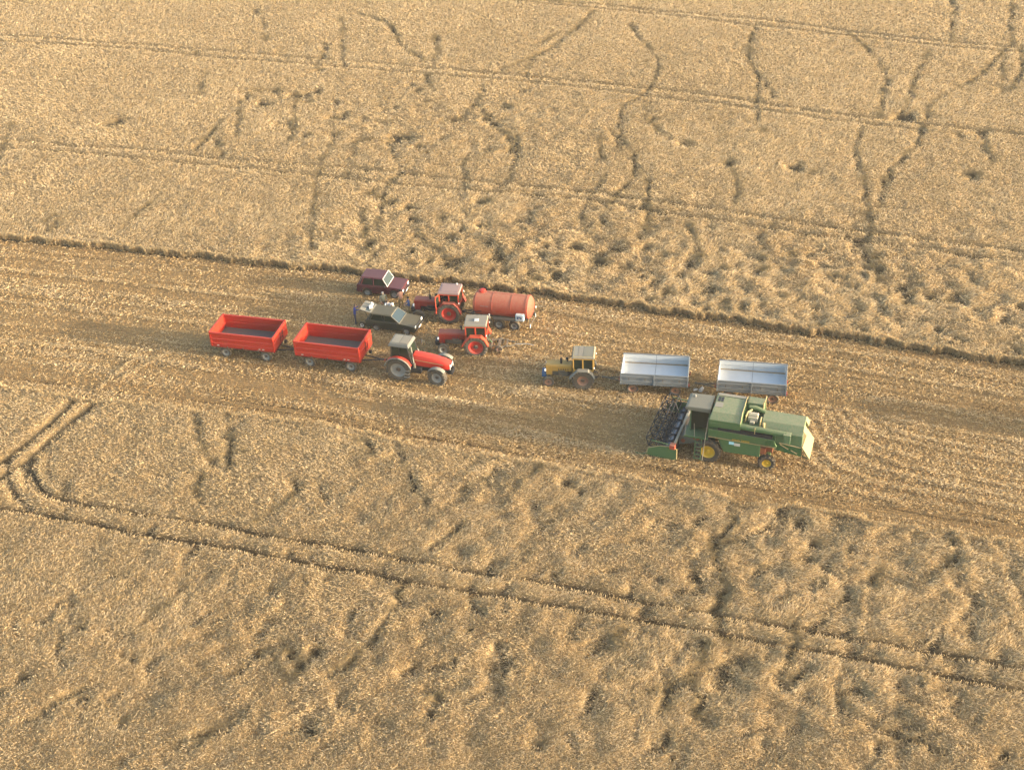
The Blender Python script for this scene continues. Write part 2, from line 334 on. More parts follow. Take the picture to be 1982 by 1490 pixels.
BLOB = [(510, 205, 12), (590, 182, 14), (612, 180, 12), (568, 186, 10), (535, 176, 10), (650, 230, 12), (645, 262, 9), (690, 275, 10), (705, 272, 8), (770, 268, 13), (785, 266, 9), (815, 286, 10), (880, 232, 10), (920, 205, 9), (905, 225, 9), (935, 232, 12), (955, 240, 12),
        (945, 292, 11), (985, 268, 10), (990, 292, 9), (220, 240, 16), (1262, 232, 8), (1330, 280, 12), (1750, 228, 16), (1735, 225, 8), (1850, 262, 10), (1895, 258, 9), (1410, 318, 14), (1540, 325, 14), (1575, 335, 8), (1885, 340, 14), (935, 392, 15), (1000, 430, 11), (1005, 445, 9), (795, 400, 13), (800, 425, 12),
        (715, 375, 10), (735, 382, 10), (758, 392, 10), (705, 445, 12), (715, 470, 12), (930, 440, 12), (945, 470, 12), (960, 500, 13), (1000, 470, 8), (1160, 507, 15), (1115, 482, 13), (1212, 515, 12), (875, 512, 14), (1075, 510, 10), (1615, 537, 12), (1690, 498, 12), (1345, 500, 9), (1400, 520, 8), (1470, 500, 9),
        (1550, 580, 12), (1660, 600, 12), (1740, 560, 12), (1800, 572, 13), (1900, 600, 13), (1858, 655, 14), (1945, 620, 12), (1700, 525, 10), (1290, 560, 9), (1040, 540, 10), (1250, 480, 9),
        (380, 950, 12), (387, 970, 10), (413, 897, 14), (1105, 938, 20), (1120, 955, 14), (1078, 985, 12), (1015, 1072, 18), (1385, 1060, 14), (1398, 1100, 12), (1405, 1120, 12), (525, 1142, 18), (585, 1120, 14), (612, 1262, 20), (500, 1265, 18), (560, 1262, 14), (575, 1290, 14), (847, 1352, 22), (880, 1280, 14),
        (835, 1385, 18), (150, 1215, 16), (715, 1250, 14), (725, 1232, 10), (1360, 1248, 18), (1600, 1103, 14), (1515, 998, 26), (1545, 1010, 22), (1580, 1050, 22), (1850, 1085, 18), (1845, 1050, 14), (1520, 1325, 22), (1545, 1310, 16), (1650, 1310, 10), (1780, 1320, 10), (235, 1400, 14), (975, 1180, 10), (900, 1220, 10),
        (840, 1180, 12), (1200, 1225, 12), (1260, 1335, 14), (1290, 1340, 14), (340, 985, 8), (580, 940, 8), (385, 790, 14), (1640, 1065, 12), (1590, 1130, 10), (1770, 1040, 12), (1830, 1155, 12), (160, 1345, 12), (40, 1310, 14), (350, 1440, 16), (600, 1420, 16), (1040, 1440, 16), (1700, 1440, 18), (1940, 1460, 18), (1470, 1100, 10)]

X0, X1, Y0, Y1, RES = -74.0, 74.0, 36.0, 176.0, .1
nx, ny = int((X1 - X0) / RES), int((Y1 - Y0) / RES)
gx = X0 + (np.arange(nx) + .5) * RES; gy = Y0 + (np.arange(ny) + .5) * RES
XX, YY = np.meshgrid(gx, gy)
def stamp(field, pts, hw, amp, wob=.12, seed=0, rag=.5):
    """lay a ragged line of falloff hw metres into field (max)"""
    p = np.asarray(pts); seg = np.hypot(*np.diff(p, axis=0).T); L = np.concatenate([[0], np.cumsum(seg)])
    n = max(2, int(L[-1] / .12)); t = np.linspace(0, L[-1], n); r = np.random.default_rng(seed)
    x = np.interp(t, L, p[:, 0]); y = np.interp(t, L, p[:, 1])
    wx = np.interp(t, np.arange(0, L[-1] + 1.2, .6), r.normal(0, wob, int((L[-1] + 1.2) / .6) + 1)[:len(np.arange(0, L[-1] + 1.2, .6))])
    wy = np.interp(t, np.arange(0, L[-1] + 1.2, .6), r.normal(0, wob, len(np.arange(0, L[-1] + 1.2, .6))))
    ww = np.interp(t, np.arange(0, L[-1] + 2, 1.), r.uniform(1 - rag, 1 + rag * .6, len(np.arange(0, L[-1] + 2, 1.))))
    for a, b, w in zip(x + wx, y + wy, ww):
        h = hw * w; k = int(h * 2 / RES) + 1
        i = int((a - X0) / RES); j = int((b - Y0) / RES)
        if i < k or j < k or i >= nx - k or j >= ny - k: continue
        sl = (slice(j - k, j + k + 1), slice(i - k, i + k + 1))
        d2 = (XX[sl] - a) ** 2 + (YY[sl] - b) ** 2
        np.maximum(field[sl], amp * w * np.exp(-d2 / (h * h)), out=field[sl])
_r = random.Random(5)
for _ in range(20):       # faint wandering trails through the far crop
    x_, y_ = _r.uniform(0, 1982), _r.uniform(10, 430); p_ = [(x_, y_)]; dx_ = _r.uniform(-.9, .9)
    for _k in range(_r.randint(3, 8)):
        dx_ = .7 * dx_ + _r.uniform(-.45, .45); st_y = _r.uniform(8, 20); x_ += dx_ * st_y; y_ += st_y
        if y_ > 455: break
        p_.append((x_, y_))
    if len(p_) > 2: CRACK.append(p_)
CR1 = len(CRACK)
FOLD = []
for _ in range(270):      # short folds of wind-laid crop in the near field, running down to the left
    x_, y_ = _r.uniform(0, 1982), _r.uniform(860, 1480)
    if y_ < 960 and x_ > 1000 or (x_ < 300 and y_ < 1100 and _r.random() < .8): continue
    a_ = _r.gauss(2.45, .45); l_ = _r.uniform(15, 70); p_ = [(x_, y_)]
    for _k in range(3):
        a_ += _r.gauss(0, .35); x_ += math.cos(a_) * l_ / 3; y_ += math.sin(a_) * l_ / 3; p_.append((x_, y_))
    FOLD.append(p_)
for _ in range(120):      # tussocks and gaps along the far cut edge
    x_ = _r.uniform(600, 1982); y0_ = 520 + (x_ - 600) * .135; y_ = y0_ - abs(_r.gauss(0, 1)) * 70 - 6
    BLOB.append((x_, y_, _r.uniform(5, 10)))
for _ in range(46): BLOB.append((_r.gauss(760, 190), _r.gauss(240, 55), _r.uniform(4, 8)))
carve = np.zeros_like(XX); mat_f = np.zeros_like(XX)         # depth of gaps; share of green-grey weeds in the gaps
for k, (p, hw, a) in enumerate(TRAM): stamp(carve, GL(p, .5), hw * (.80 if k < 6 else .95) + .06 * (k < 6), .80 if k < 6 else 1.0 if k < 8 else min(.95, a), .035, k, .18)
for k, p in enumerate(CRACK):
    g = GL(p, .5); far = np.hypot(g[:, 0], g[:, 1]).mean() / 100
    stamp(carve, g, .07 + .05 * far, .95 if k < len(CRACK) - 20 else .7, .20, 100 + k, .8); stamp(mat_f, g, .34, .85, .1, 200 + k, .6)
for k, p in enumerate(FOLD): stamp(carve, GL(p, .5), _r.uniform(.08, .17), _r.uniform(.35, .75), .12, 9000 + k, .7)
for k, (px, py, s) in enumerate(BLOB):
    g = G(px, py, .4)[:2]; s_m = s / 24.0 * .75 * (np.hypot(g[0], g[1]) / 90) * (1.15 if py < 600 else .85); r = np.random.default_rng(900 + k)
    for q in range(5):
        a = r.uniform(0, 6.28); c = g + r.normal(0, s_m * .55, 2) * np.array([1, .9])
        stamp(carve, [c, c + np.array([math.cos(a), math.sin(a)]) * s_m * .8], s_m * r.uniform(.30, .60), r.uniform(.8, 1.0), .08, 3000 + 7 * k + q)
    stamp(mat_f, [g, g + .2], s_m * 1.0, 1.1, .1, 6000 + k)
YU, YL = y_up(XX), y_lo(XX)
wob_u = (vnoise(XX, YY, 1.3, 5, 2) - .5) * .95 + (vnoise(XX, YY, .45, 6, 2) - .5) * .5
in_strip = (YY < YU + wob_u) & (YY > YL + wob_u)
d_edge = np.where(YY > (YU + YL) / 2, YY - (YU + wob_u), (YL + wob_u) - YY)       # > 0 in the crop
# how wind-tossed the crop is, region by region
def bump_at(px, py, rx, ry, a):
    c = G(px, py, .5); e = G(px + rx, py, .5); f = G(px, py - ry, .5)
    return a * np.exp(-(((XX - c[0]) / max(1, abs(e[0] - c[0]))) ** 2 + ((YY - c[1]) / max(1, abs(f[1] - c[1]))) ** 2))
tossed = .28 + bump_at(1050, 470, 260, 90, .7) + bump_at(1600, 560, 400, 110, .9) + bump_at(1650, 1150, 420, 260, .75) + bump_at(950, 250, 300, 90, .3) + bump_at(700, 1250, 500, 180, .45) + bump_at(1000, 950, 300, 90, .4) + bump_at(560, 470, 160, 50, .4)
tossed = np.clip(tossed, 0, 1.1)
tossed *= 1 - .6 * sstep(110, 150, YY)
wx_ = XX + 1.2 * (vnoise(XX, YY, 2.6, 40, 2) - .5); wy_ = YY + 1.2 * (vnoise(XX, YY, 2.6, 41, 2) - .5)
n1 = vnoise(wx_, wy_, 1.15, 50, 3, .5); n2 = vnoise(wx_ * .6, wy_, .55, 60, 2); n3 = vnoise(XX, YY, 7, 70, 3)
crackn = np.abs(vnoise(wx_, wy_, 3.0, 80, 3, .55) - .5) * 2
rcrack = np.exp(-(crackn / .045) ** 2) * sstep(.55, .75, vnoise(XX, YY, 4.5, 90, 2)) * sstep(.35, .8, tossed)
carve = np.maximum(carve, .45 * rcrack)
pits = sstep(.66, .84, n1) * sstep(.35, .9, tossed) * .6
carve = np.maximum(carve, pits); mat_f = np.maximum(mat_f, pits * .8)
carve = np.clip(carve, 0, 1)
canopy = CROP * (.92 + .16 * (n3 - .5)) - tossed * .50 * (n1 - .42) - .10 * (n2 - .5) * (.4 + tossed)
canopy = np.clip(canopy, .3, .95)
canopy = canopy * (1 - .85 * carve)
canopy = np.where(in_strip, 0, canopy)
bed = np.where(in_strip, 0.0, np.maximum(canopy - .22, .03))
# lean of the stalks: direction and strength
ang_f = R(-60) + (vnoise(XX, YY, 9, 120, 3) - .5) * 5.0 + (vnoise(XX, YY, 1.6, 130, 2) - .5) * 3.2 * tossed
gyc, gxc = np.gradient(-carve, RES)
def smp(f, x, y):
    i = np.clip(((x - X0) / RES).astype(int), 0, nx - 1); j = np.clip(((y - Y0) / RES).astype(int), 0, ny - 1); return f[j, i]

def in_view(x, y, m=60):
    dx, dy, dz = x, y, -CAMH
    zc = dy * _F[1] + dz * _F[2]; u = CX + FPX * (dx * CR[0] + dy * CR[1] + dz * CR[2]) / zc; v = CY - FPX * (dx * CU[0] + dy * CU[1] + dz * CU[2]) / zc
    return (u > -m) & (u < 1982 + m) & (v > -m) & (v < 1490 + m * 1.5)

def mesh_np(name, V, Fc, mat, attr=None, nper=3, kind=None):
    me = bpy.data.meshes.new(name); nv, nf = len(V), len(Fc)
    me.vertices.add(nv); me.vertices.foreach_set('co', V.astype(np.float32).ravel())
    me.loops.add(nf * nper); me.loops.foreach_set('vertex_index', Fc.astype(np.int32).ravel())
    me.polygons.add(nf); me.polygons.foreach_set('loop_start', np.arange(0, nf * nper, nper, dtype=np.int32))
    if attr:
        for k, (dom, a) in attr.items():
            at_ = me.attributes.new(k, 'FLOAT', dom); at_.data.foreach_set('value', a.astype(np.float32))
    me.update(calc_edges=True)
    me.materials.append(mat)
    o = bpy.data.objects.new(name, me); COL.objects.link(o)
    return o

RUT = [([(-20, 727), (100, 741), (177, 753), (260, 761), (340, 770), (430, 782), (600, 806), (720, 830), (841, 850), (1000, 876), (1150, 893), (1300, 913), (1400, 936), (1500, 951), (1650, 972), (1800, 998), (2000, 1031)], .28, .9),
       ([(430, 770), (620, 797), (760, 825), (900, 850), (1050, 872), (1250, 900), (1400, 922), (1600, 950), (1800, 985), (2000, 1018)], .22, .6),
       ([(100, 562), (240, 578), (330, 590), (420, 600)], .2, .7), ([(-20, 570), (130, 585), (250, 600)], .2, .5), ([(-20, 618), (100, 630), (230, 640), (420, 665)], .5, .6), ([(200, 700), (380, 722), (500, 742), (640, 768), (800, 800)], .7, .7),
       ([(1560, 720), (1700, 740), (1850, 770), (2000, 800)], .22, .6), ([(1400, 668), (1600, 690), (1800, 715), (2000, 750)], .22, .5), ([(1530, 745), (1700, 765), (1850, 780), (2000, 805)], .3, .6),
       ([(900, 790), (1100, 800), (1240, 830)], .9, .5), ([(700, 730), (900, 760), (1050, 790), (1240, 850)], .5, .4), ([(-20, 480), (300, 512), (600, 545)], .25, .4), ([(1040, 600), (1300, 640), (1600, 672), (2000, 735)], .2, .5)]
groove = np.zeros_like(XX)
for k, (p, hw, a) in enumerate(RUT):
    if hw <= .3: stamp(groove, GL(p), hw * .55, 1.0, .03, 1700 + k, .3)
# ground under everything, to the horizon
def soil_mat(name, stops, scale=1.5, rough=.95, earth=None, ez=(.08, .28)):
    m, t, b = nodes(name)
    n = noise(t, scale, 8, .7); n2 = noise(t, .08, 3)
    c = ramp(t, n.outputs[0], stops).outputs[0]
    c = mixc(t, math_(t, 'MULTIPLY', n2.outputs[0], .3), c, (.30, .21, .10))
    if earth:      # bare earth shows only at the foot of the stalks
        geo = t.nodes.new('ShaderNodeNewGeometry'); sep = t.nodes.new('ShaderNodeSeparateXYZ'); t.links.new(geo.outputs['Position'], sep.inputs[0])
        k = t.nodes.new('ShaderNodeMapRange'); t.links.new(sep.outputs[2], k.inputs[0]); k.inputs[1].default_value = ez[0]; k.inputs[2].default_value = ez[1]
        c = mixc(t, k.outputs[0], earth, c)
    t.links.new(c, b.inputs['Base Color']); b.inputs['Roughness'].default_value = rough; b.inputs['Specular IOR Level'].default_value = .1
    bu = t.nodes.new('ShaderNodeBump'); bu.inputs['Strength'].default_value = .6; bu.inputs['Distance'].default_value = .05
    t.links.new(n.outputs[0], bu.inputs['Height']); t.links.new(bu.outputs[0], b.inputs['Normal'])
    return m
m_far = soil_mat('distant_crop', [(.3, (.24, .17, .075)), (.7, (.44, .33, .16))], 2)
fg = MB(); B = 2500
fg.v = [(-B, -B, -.05), (B, -B, -.05), (B, B, -.05), (-B, B, -.05)]; fg.f = [(0, 1, 2, 3)]
o = fg.build('ground', m_far); o['kind'] = 'structure'

# crop bed: the dense lower stalks, and the stubble floor, one sheet in the frame
st = 2; bx = gx[::st]; by = gy[::st]; Bz = bed[::st, ::st]
BX, BY = np.meshgrid(bx, by)
floor_z = np.where(in_strip[::st, ::st], .012 * (vnoise(BX, BY, .5, 7, 2) - .5) - .05 * groove[::st, ::st], Bz)
keep = in_view(BX, BY, 240)
idx = np.arange(BX.size).reshape(BX.shape)
q = np.stack([idx[:-1, :-1], idx[:-1, 1:], idx[1:, 1:], idx[1:, :-1]], -1).reshape(-1, 4)
kq = keep.ravel()[q].any(1); strip_q = in_strip[::st, ::st].ravel()[q].all(1)
Vall = np.stack([BX, BY, floor_z], -1).reshape(-1, 3)
def sub(qsel):
    u, inv = np.unique(qsel, return_inverse=True); return Vall[u], inv.reshape(-1, 4), u
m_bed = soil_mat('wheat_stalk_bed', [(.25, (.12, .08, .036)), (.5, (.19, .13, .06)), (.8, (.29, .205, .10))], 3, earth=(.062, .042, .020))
m_floor = soil_mat('stubble_floor', [(.25, (.12, .073, .029)), (.5, (.20, .125, .052)), (.8, (.31, .205, .095))], 5, earth=(.075, .045, .018), ez=(-.042, -.010))
V_, F_, u_ = sub(q[kq & ~strip_q]); o = mesh_np('crop_field', V_, F_, m_bed, None, 4); o['kind'] = 'structure'
V_, F_, u_ = sub(q[kq & strip_q]); o = mesh_np('stubble_ground', V_, F_, m_floor, None, 4); o['kind'] = 'structure'

def straw_mat(name, stops, weed=None):
    m, t, b = nodes(name)
    a = t.nodes.new('ShaderNodeAttribute'); a.attribute_name = 'tone'
    c = ramp(t, a.outputs['Fac'], stops).outputs[0]
    if weed:
        w = t.nodes.new('ShaderNodeAttribute'); w.attribute_name = 'weed'; c = mixc(t, w.outputs['Fac'], c, weed)
    t.links.new(c, b.inputs['Base Color']); b.inputs['Roughness'].default_value = .7; b.inputs['Specular IOR Level'].default_value = .08
    tr = t.nodes.new('ShaderNodeBsdfTranslucent'); t.links.new(c, tr.inputs[0])
    mx = t.nodes.new('ShaderNodeMixShader'); mx.inputs[0].default_value = .45
    out = [n for n in t.nodes if n.type == 'OUTPUT_MATERIAL'][0]
    t.links.new(b.outputs[0], mx.inputs[1]); t.links.new(tr.outputs[0], mx.inputs[2]); t.links.new(mx.outputs[0], out.inputs[0])
    return m
m_wheat = straw_mat('ripe_wheat', [(0, (.23, .155, .068)), (.3, (.44, .32, .16)), (.65, (.565, .43, .245)), (1, (.68, .545, .35))], (.105, .08, .032))
m_stub = straw_mat('cut_straw', [(0, (.24, .145, .06)), (.35, (.36, .24, .105)), (.7, (.48, .345, .17)), (1, (.64, .50, .30))])

def blades(x, y, z, lean, elev, L, w):
    """one thin tapering triangle each: base centre, lean azimuth, elevation, length, width"""
    n = len(x); d = np.stack([np.cos(lean) * np.cos(elev), np.sin(lean) * np.cos(elev), np.sin(elev)], -1)
    r = rng.normal(size=(n, 3)); s = np.cross(d, r); s /= np.linalg.norm(s, axis=1)[:, None] + 1e-9
    b = np.stack([x, y, z], -1); V = np.empty((n, 3, 3))
    V[:, 0] = b; V[:, 1] = b + d * (L * .68)[:, None] + s * w[:, None] * .5; V[:, 2] = b + d * L[:, None] - s * w[:, None] * .5
    return V.reshape(-1, 3)
DENS0 = 400.0
def scatter(n_try, dens, sel):
    """points with density falling with the square of the distance"""
    x = rng.uniform(X0, X1, n_try); y = rng.uniform(Y0, Y1, n_try)
    dist = np.sqrt(x * x + y * y + CAMH ** 2); k = in_view(x, y, 110) & (rng.random(n_try) < (66 / dist) ** 1.7)
    x, y, dist = x[k], y[k], dist[k]; s = smp(sel, x, y) > rng.random(len(x)) ; return x[s], y[s], dist[s]
AREA = (X1 - X0) * (Y1 - Y0)
# ---- standing and lodged wheat
x, y, dist = scatter(int(AREA * DENS0), 1, (~in_strip).astype(float) * (1 - .96 * sstep(.28, .70, carve)))
top = smp(canopy, x, y); sc = (dist / 66) ** .85; n = len(x)
tos = smp(tossed, x, y); cv = smp(carve, x, y)
lean = smp(ang_f, x, y) + rng.normal(0, 1.0, n) * (1.1 - .6 * np.clip(tos, 0, 1))
lg = np.hypot(smp(gxc, x, y), smp(gyc, x, y)); lean = np.where((lg > .6) & (rng.random(n) < .5), np.arctan2(-smp(gyc, x, y), -smp(gxc, x, y)) + rng.normal(0, .6, n), lean)
el = np.clip(rng.normal(.62, .38, n) - .25 * tos, .03, 1.45)
L = rng.uniform(.12, .26, n) * (.55 + .45 * sc) * (1 + .35 * tos); w = rng.uniform(.016, .035, n) * sc
zb = np.maximum(top - .14 - np.sin(el) * L * .45 + rng.normal(0, .035, n), .02)
tone = np.clip(.52 + .10 * (smp(n3, x, y) - .5) + .35 * (vnoise(x, y, 1.0, 300, 3) - .5) + rng.normal(0, .20, n), 0, 1)
weed = np.clip(smp(mat_f, x, y) * .8 + .08 * sstep(.55, .8, vnoise(x, y, 3.2, 310, 4, .6)) + rng.normal(0, .06, n), 0, .85)
Vw = blades(x, y, zb, lean, el, L, w)
# taller stems along the cut faces so that the standing edge reads as a wall of stalks
def edge_blades(ef, n, sgn):
    t = rng.uniform(-66, 66, n); yy = np.interp(t, ef[:, 0], ef[:, 1])
    yb = yy + (vnoise(t, yy, 1.3, 5, 2) - .5) * .95 + (vnoise(t, yy, .45, 6, 2) - .5) * .5 + sgn * rng.uniform(-.12, .22, n)
    k = in_view(t, yb, 40); t, yb = t[k], yb[k]; m = len(t)
    d = np.sqrt(t * t + yb * yb + CAMH ** 2) / 66
    z = rng.uniform(0, .40, m); l = rng.uniform(.2, .34, m); ww = rng.uniform(.015, .04, m) * d
    return blades(t, yb, z, rng.uniform(0, 6.28, m), rng.uniform(1.05, 1.5, m), l, ww), np.clip(rng.normal(.48, .2, m), 0, 1), np.full(m, .15)
e1 = edge_blades(edge_up, 150000, 1); e2 = edge_blades(edge_lo, 30000, -1)
Vw = np.vstack([Vw, e1[0], e2[0]]); tone = np.concatenate([tone, e1[1], e2[1]]); weed = np.concatenate([weed, e1[2], e2[2]])
o = mesh_np('wheat_crop', Vw, np.arange(len(Vw)).reshape(-1, 3), m_wheat, dict(tone=('FACE', tone), weed=('FACE', weed)))
tag(o, 'ripe golden wheat standing and lodged on both sides of the cut strip', 'wheat', kind='stuff')
# ---- stubble: drilled rows of cut stems, loose straw and chaff over them
_c, _s = math.cos(R(-17)), math.sin(R(-17)); UA = XX * _c + YY * _s; VA = y_up(XX) - YY      # along and across the drilling
streak = .5 * vnoise(UA / 30, VA, .26, 410, 2) + .36 * vnoise(UA / 18, VA, 1.4, 411, 2) + .14 * vnoise(XX, YY, 1.5, 412, 3)
loose_f = .10 + 1.0 * sstep(.42, .60, streak); bare = np.zeros_like(XX); ridge = np.zeros_like(XX)
RIDGE = [([(-20, 582), (120, 598), (250, 612), (330, 622), (405, 628)], .16), ([(190, 758), (240, 715), (285, 672)], .16), ([(222, 745), (270, 715), (320, 690)], .2), ([(1500, 772), (1600, 790), (1720, 812), (1800, 828), (1900, 845), (2000, 862)], .16),
         ([(1585, 800), (1600, 840), (1640, 885), (1720, 915), (1850, 945), (2000, 972)], .17), ([(1600, 795), (1622, 835), (1665, 872), (1740, 900), (1860, 925), (2000, 950)], .17), ([(1618, 795), (1640, 828), (1690, 862), (1780, 890)], .15), ([(1570, 810), (1580, 850), (1610, 895), (1690, 935), (1800, 962)], .16),
         ([(1635, 795), (1665, 825), (1720, 850), (1820, 872), (2000, 905)], .15), ([(1552, 800), (1558, 850), (1575, 900), (1650, 950), (1760, 982)], .15), ([(1650, 800), (1690, 822), (1760, 845), (1900, 872)], .13), ([(1100, 610), (1300, 645), (1500, 668), (1700, 690), (2000, 735)], .2), ([(-20, 520), (200, 545), (420, 570), (520, 585)], .2), ([(-20, 660), (120, 672), (300, 700), (430, 722)], .3), ([(1340, 860), (1500, 915), (1700, 940), (2000, 990)], .25), ([(620, 760), (800, 790), (1000, 830), (1200, 880)], .22), ([(1540, 700), (1680, 722), (1850, 750), (2000, 775)], .15), ([(960, 680), (1060, 695), (1200, 720)], .2), ([(900, 690), (1000, 700), (1060, 712)], .18), ([(640, 740), (780, 765), (900, 785), (1000, 800)], .35), ([(1100, 770), (1200, 780), (1290, 790)], .5), ([(1000, 760), (1100, 765)], .4)]
for k, (p, hw, a) in enumerate(RUT): stamp(bare, GL(p), hw, a, .05, 700 + k, .4)
for k, (p, hw) in enumerate(RIDGE): stamp(ridge, GL(p), hw, 1, .06, 800 + k, .4)
m = in_strip.astype(float)
x, y, dist = scatter(int(AREA * 400), 1, m)
tt = y_up(x) - y; ROW = .27
br = smp(bare, x, y); ri = smp(ridge, x, y); lo = smp(loose_f, x, y); n = len(x); sc = dist / 66
is_loose = rng.random(n) < np.clip(.25 + .45 * lo + ri * .5 - br * .3, 0, 1)
ts = np.round(tt / ROW) * ROW + rng.normal(0, .035, n); y = np.where(is_loose, y, y_up(x) - ts)
stk = smp(streak, x, y)
drop = rng.random(n) < np.clip(np.where(is_loose, .6 * br + .6 * (1 - lo), .5 * br + .15 * (1 - lo)), 0, .97); kp = ~drop
x, y, sc, is_loose, br, ri, lo, stk = (a[kp] for a in (x, y, sc, is_loose, br, ri, lo, stk)); n = len(x)
el = np.where(is_loose, rng.uniform(.0, .35, n), rng.uniform(.9, 1.5, n)); ln = rng.uniform(0, 6.283, n)
L = np.where(is_loose, rng.uniform(.12, .32, n), rng.uniform(.08, .16, n)); w = np.where(is_loose, rng.uniform(.022, .055, n), rng.uniform(.015, .035, n)) * sc
z = np.where(is_loose, rng.uniform(.03, .13, n) + ri * .12 * rng.random(n), 0.0)
tone = np.clip(np.where(is_loose, .60, .46) + .3 * (vnoise(x, y, 2.5, 500, 3) - .5) + rng.normal(0, .20, n) + .15 * ri - .2 * br + 1.1 * (stk - .5), 0, 1)
Vs = blades(x, y, z, ln, el, L, w)
xr, yr = [], []          # windrows of straw let fall by the harvester
for p, hw in RIDGE:
    g = GL(p); sl_ = np.hypot(*np.diff(g, axis=0).T); Lr_ = np.concatenate([[0], np.cumsum(sl_)]); k_ = int(Lr_[-1] * hw * 480); tt_ = rng.uniform(0, Lr_[-1], k_)
    xr.append(np.interp(tt_, Lr_, g[:, 0]) + rng.normal(0, hw * .6, k_)); yr.append(np.interp(tt_, Lr_, g[:, 1]) + rng.normal(0, hw * .6, k_))
xr, yr = np.concatenate(xr), np.concatenate(yr); kk = (smp(m, xr, yr) > .5) & (vnoise(xr, yr, 1.1, 777, 2) > .36); xr, yr = xr[kk], yr[kk]; n = len(xr)
Vs = np.vstack([Vs, blades(xr, yr, rng.uniform(.02, .2, n), rng.uniform(0, 6.28, n), rng.uniform(0, .4, n), rng.uniform(.12, .3, n), rng.uniform(.015, .035, n) * np.hypot(np.hypot(xr, yr), CAMH) / 66)])
tone = np.concatenate([tone, np.clip(rng.normal(.78, .14, n), 0, 1)])
o = mesh_np('stubble', Vs, np.arange(len(Vs)).reshape(-1, 3), m_stub, dict(tone=('FACE', tone)))
tag(o, 'cut wheat stubble in rows with loose straw under the machines', 'stubble', kind='stuff')

# ------------------------------------------------------------------ trailers
def drawbar(parent, x0, L, z0, z1, mat, w=.5, name='drawbar'):
    m = MB()
    for s in (-1, 1): m.tube([(x0, s * w, z0), (x0 + L * .72, s * .05, (z0 + z1) / 2), (x0 + L, 0, z1)], .045, 6)
    m.tube([(x0 + .25, -w * .75, z0), (x0 + .25, w * .75, z0)], .035, 6); m.lathe([(.03, -.03), (.09, -.03), (.09, .03), (.03, .03)], 'z', (x0 + L + .04, 0, z1), 10)
    return m.build(name, mat, parent)
def hose(parent, pts, r=.02, name='hose'): return MB().tube(pts, r, 5).build(name, 'black', parent)

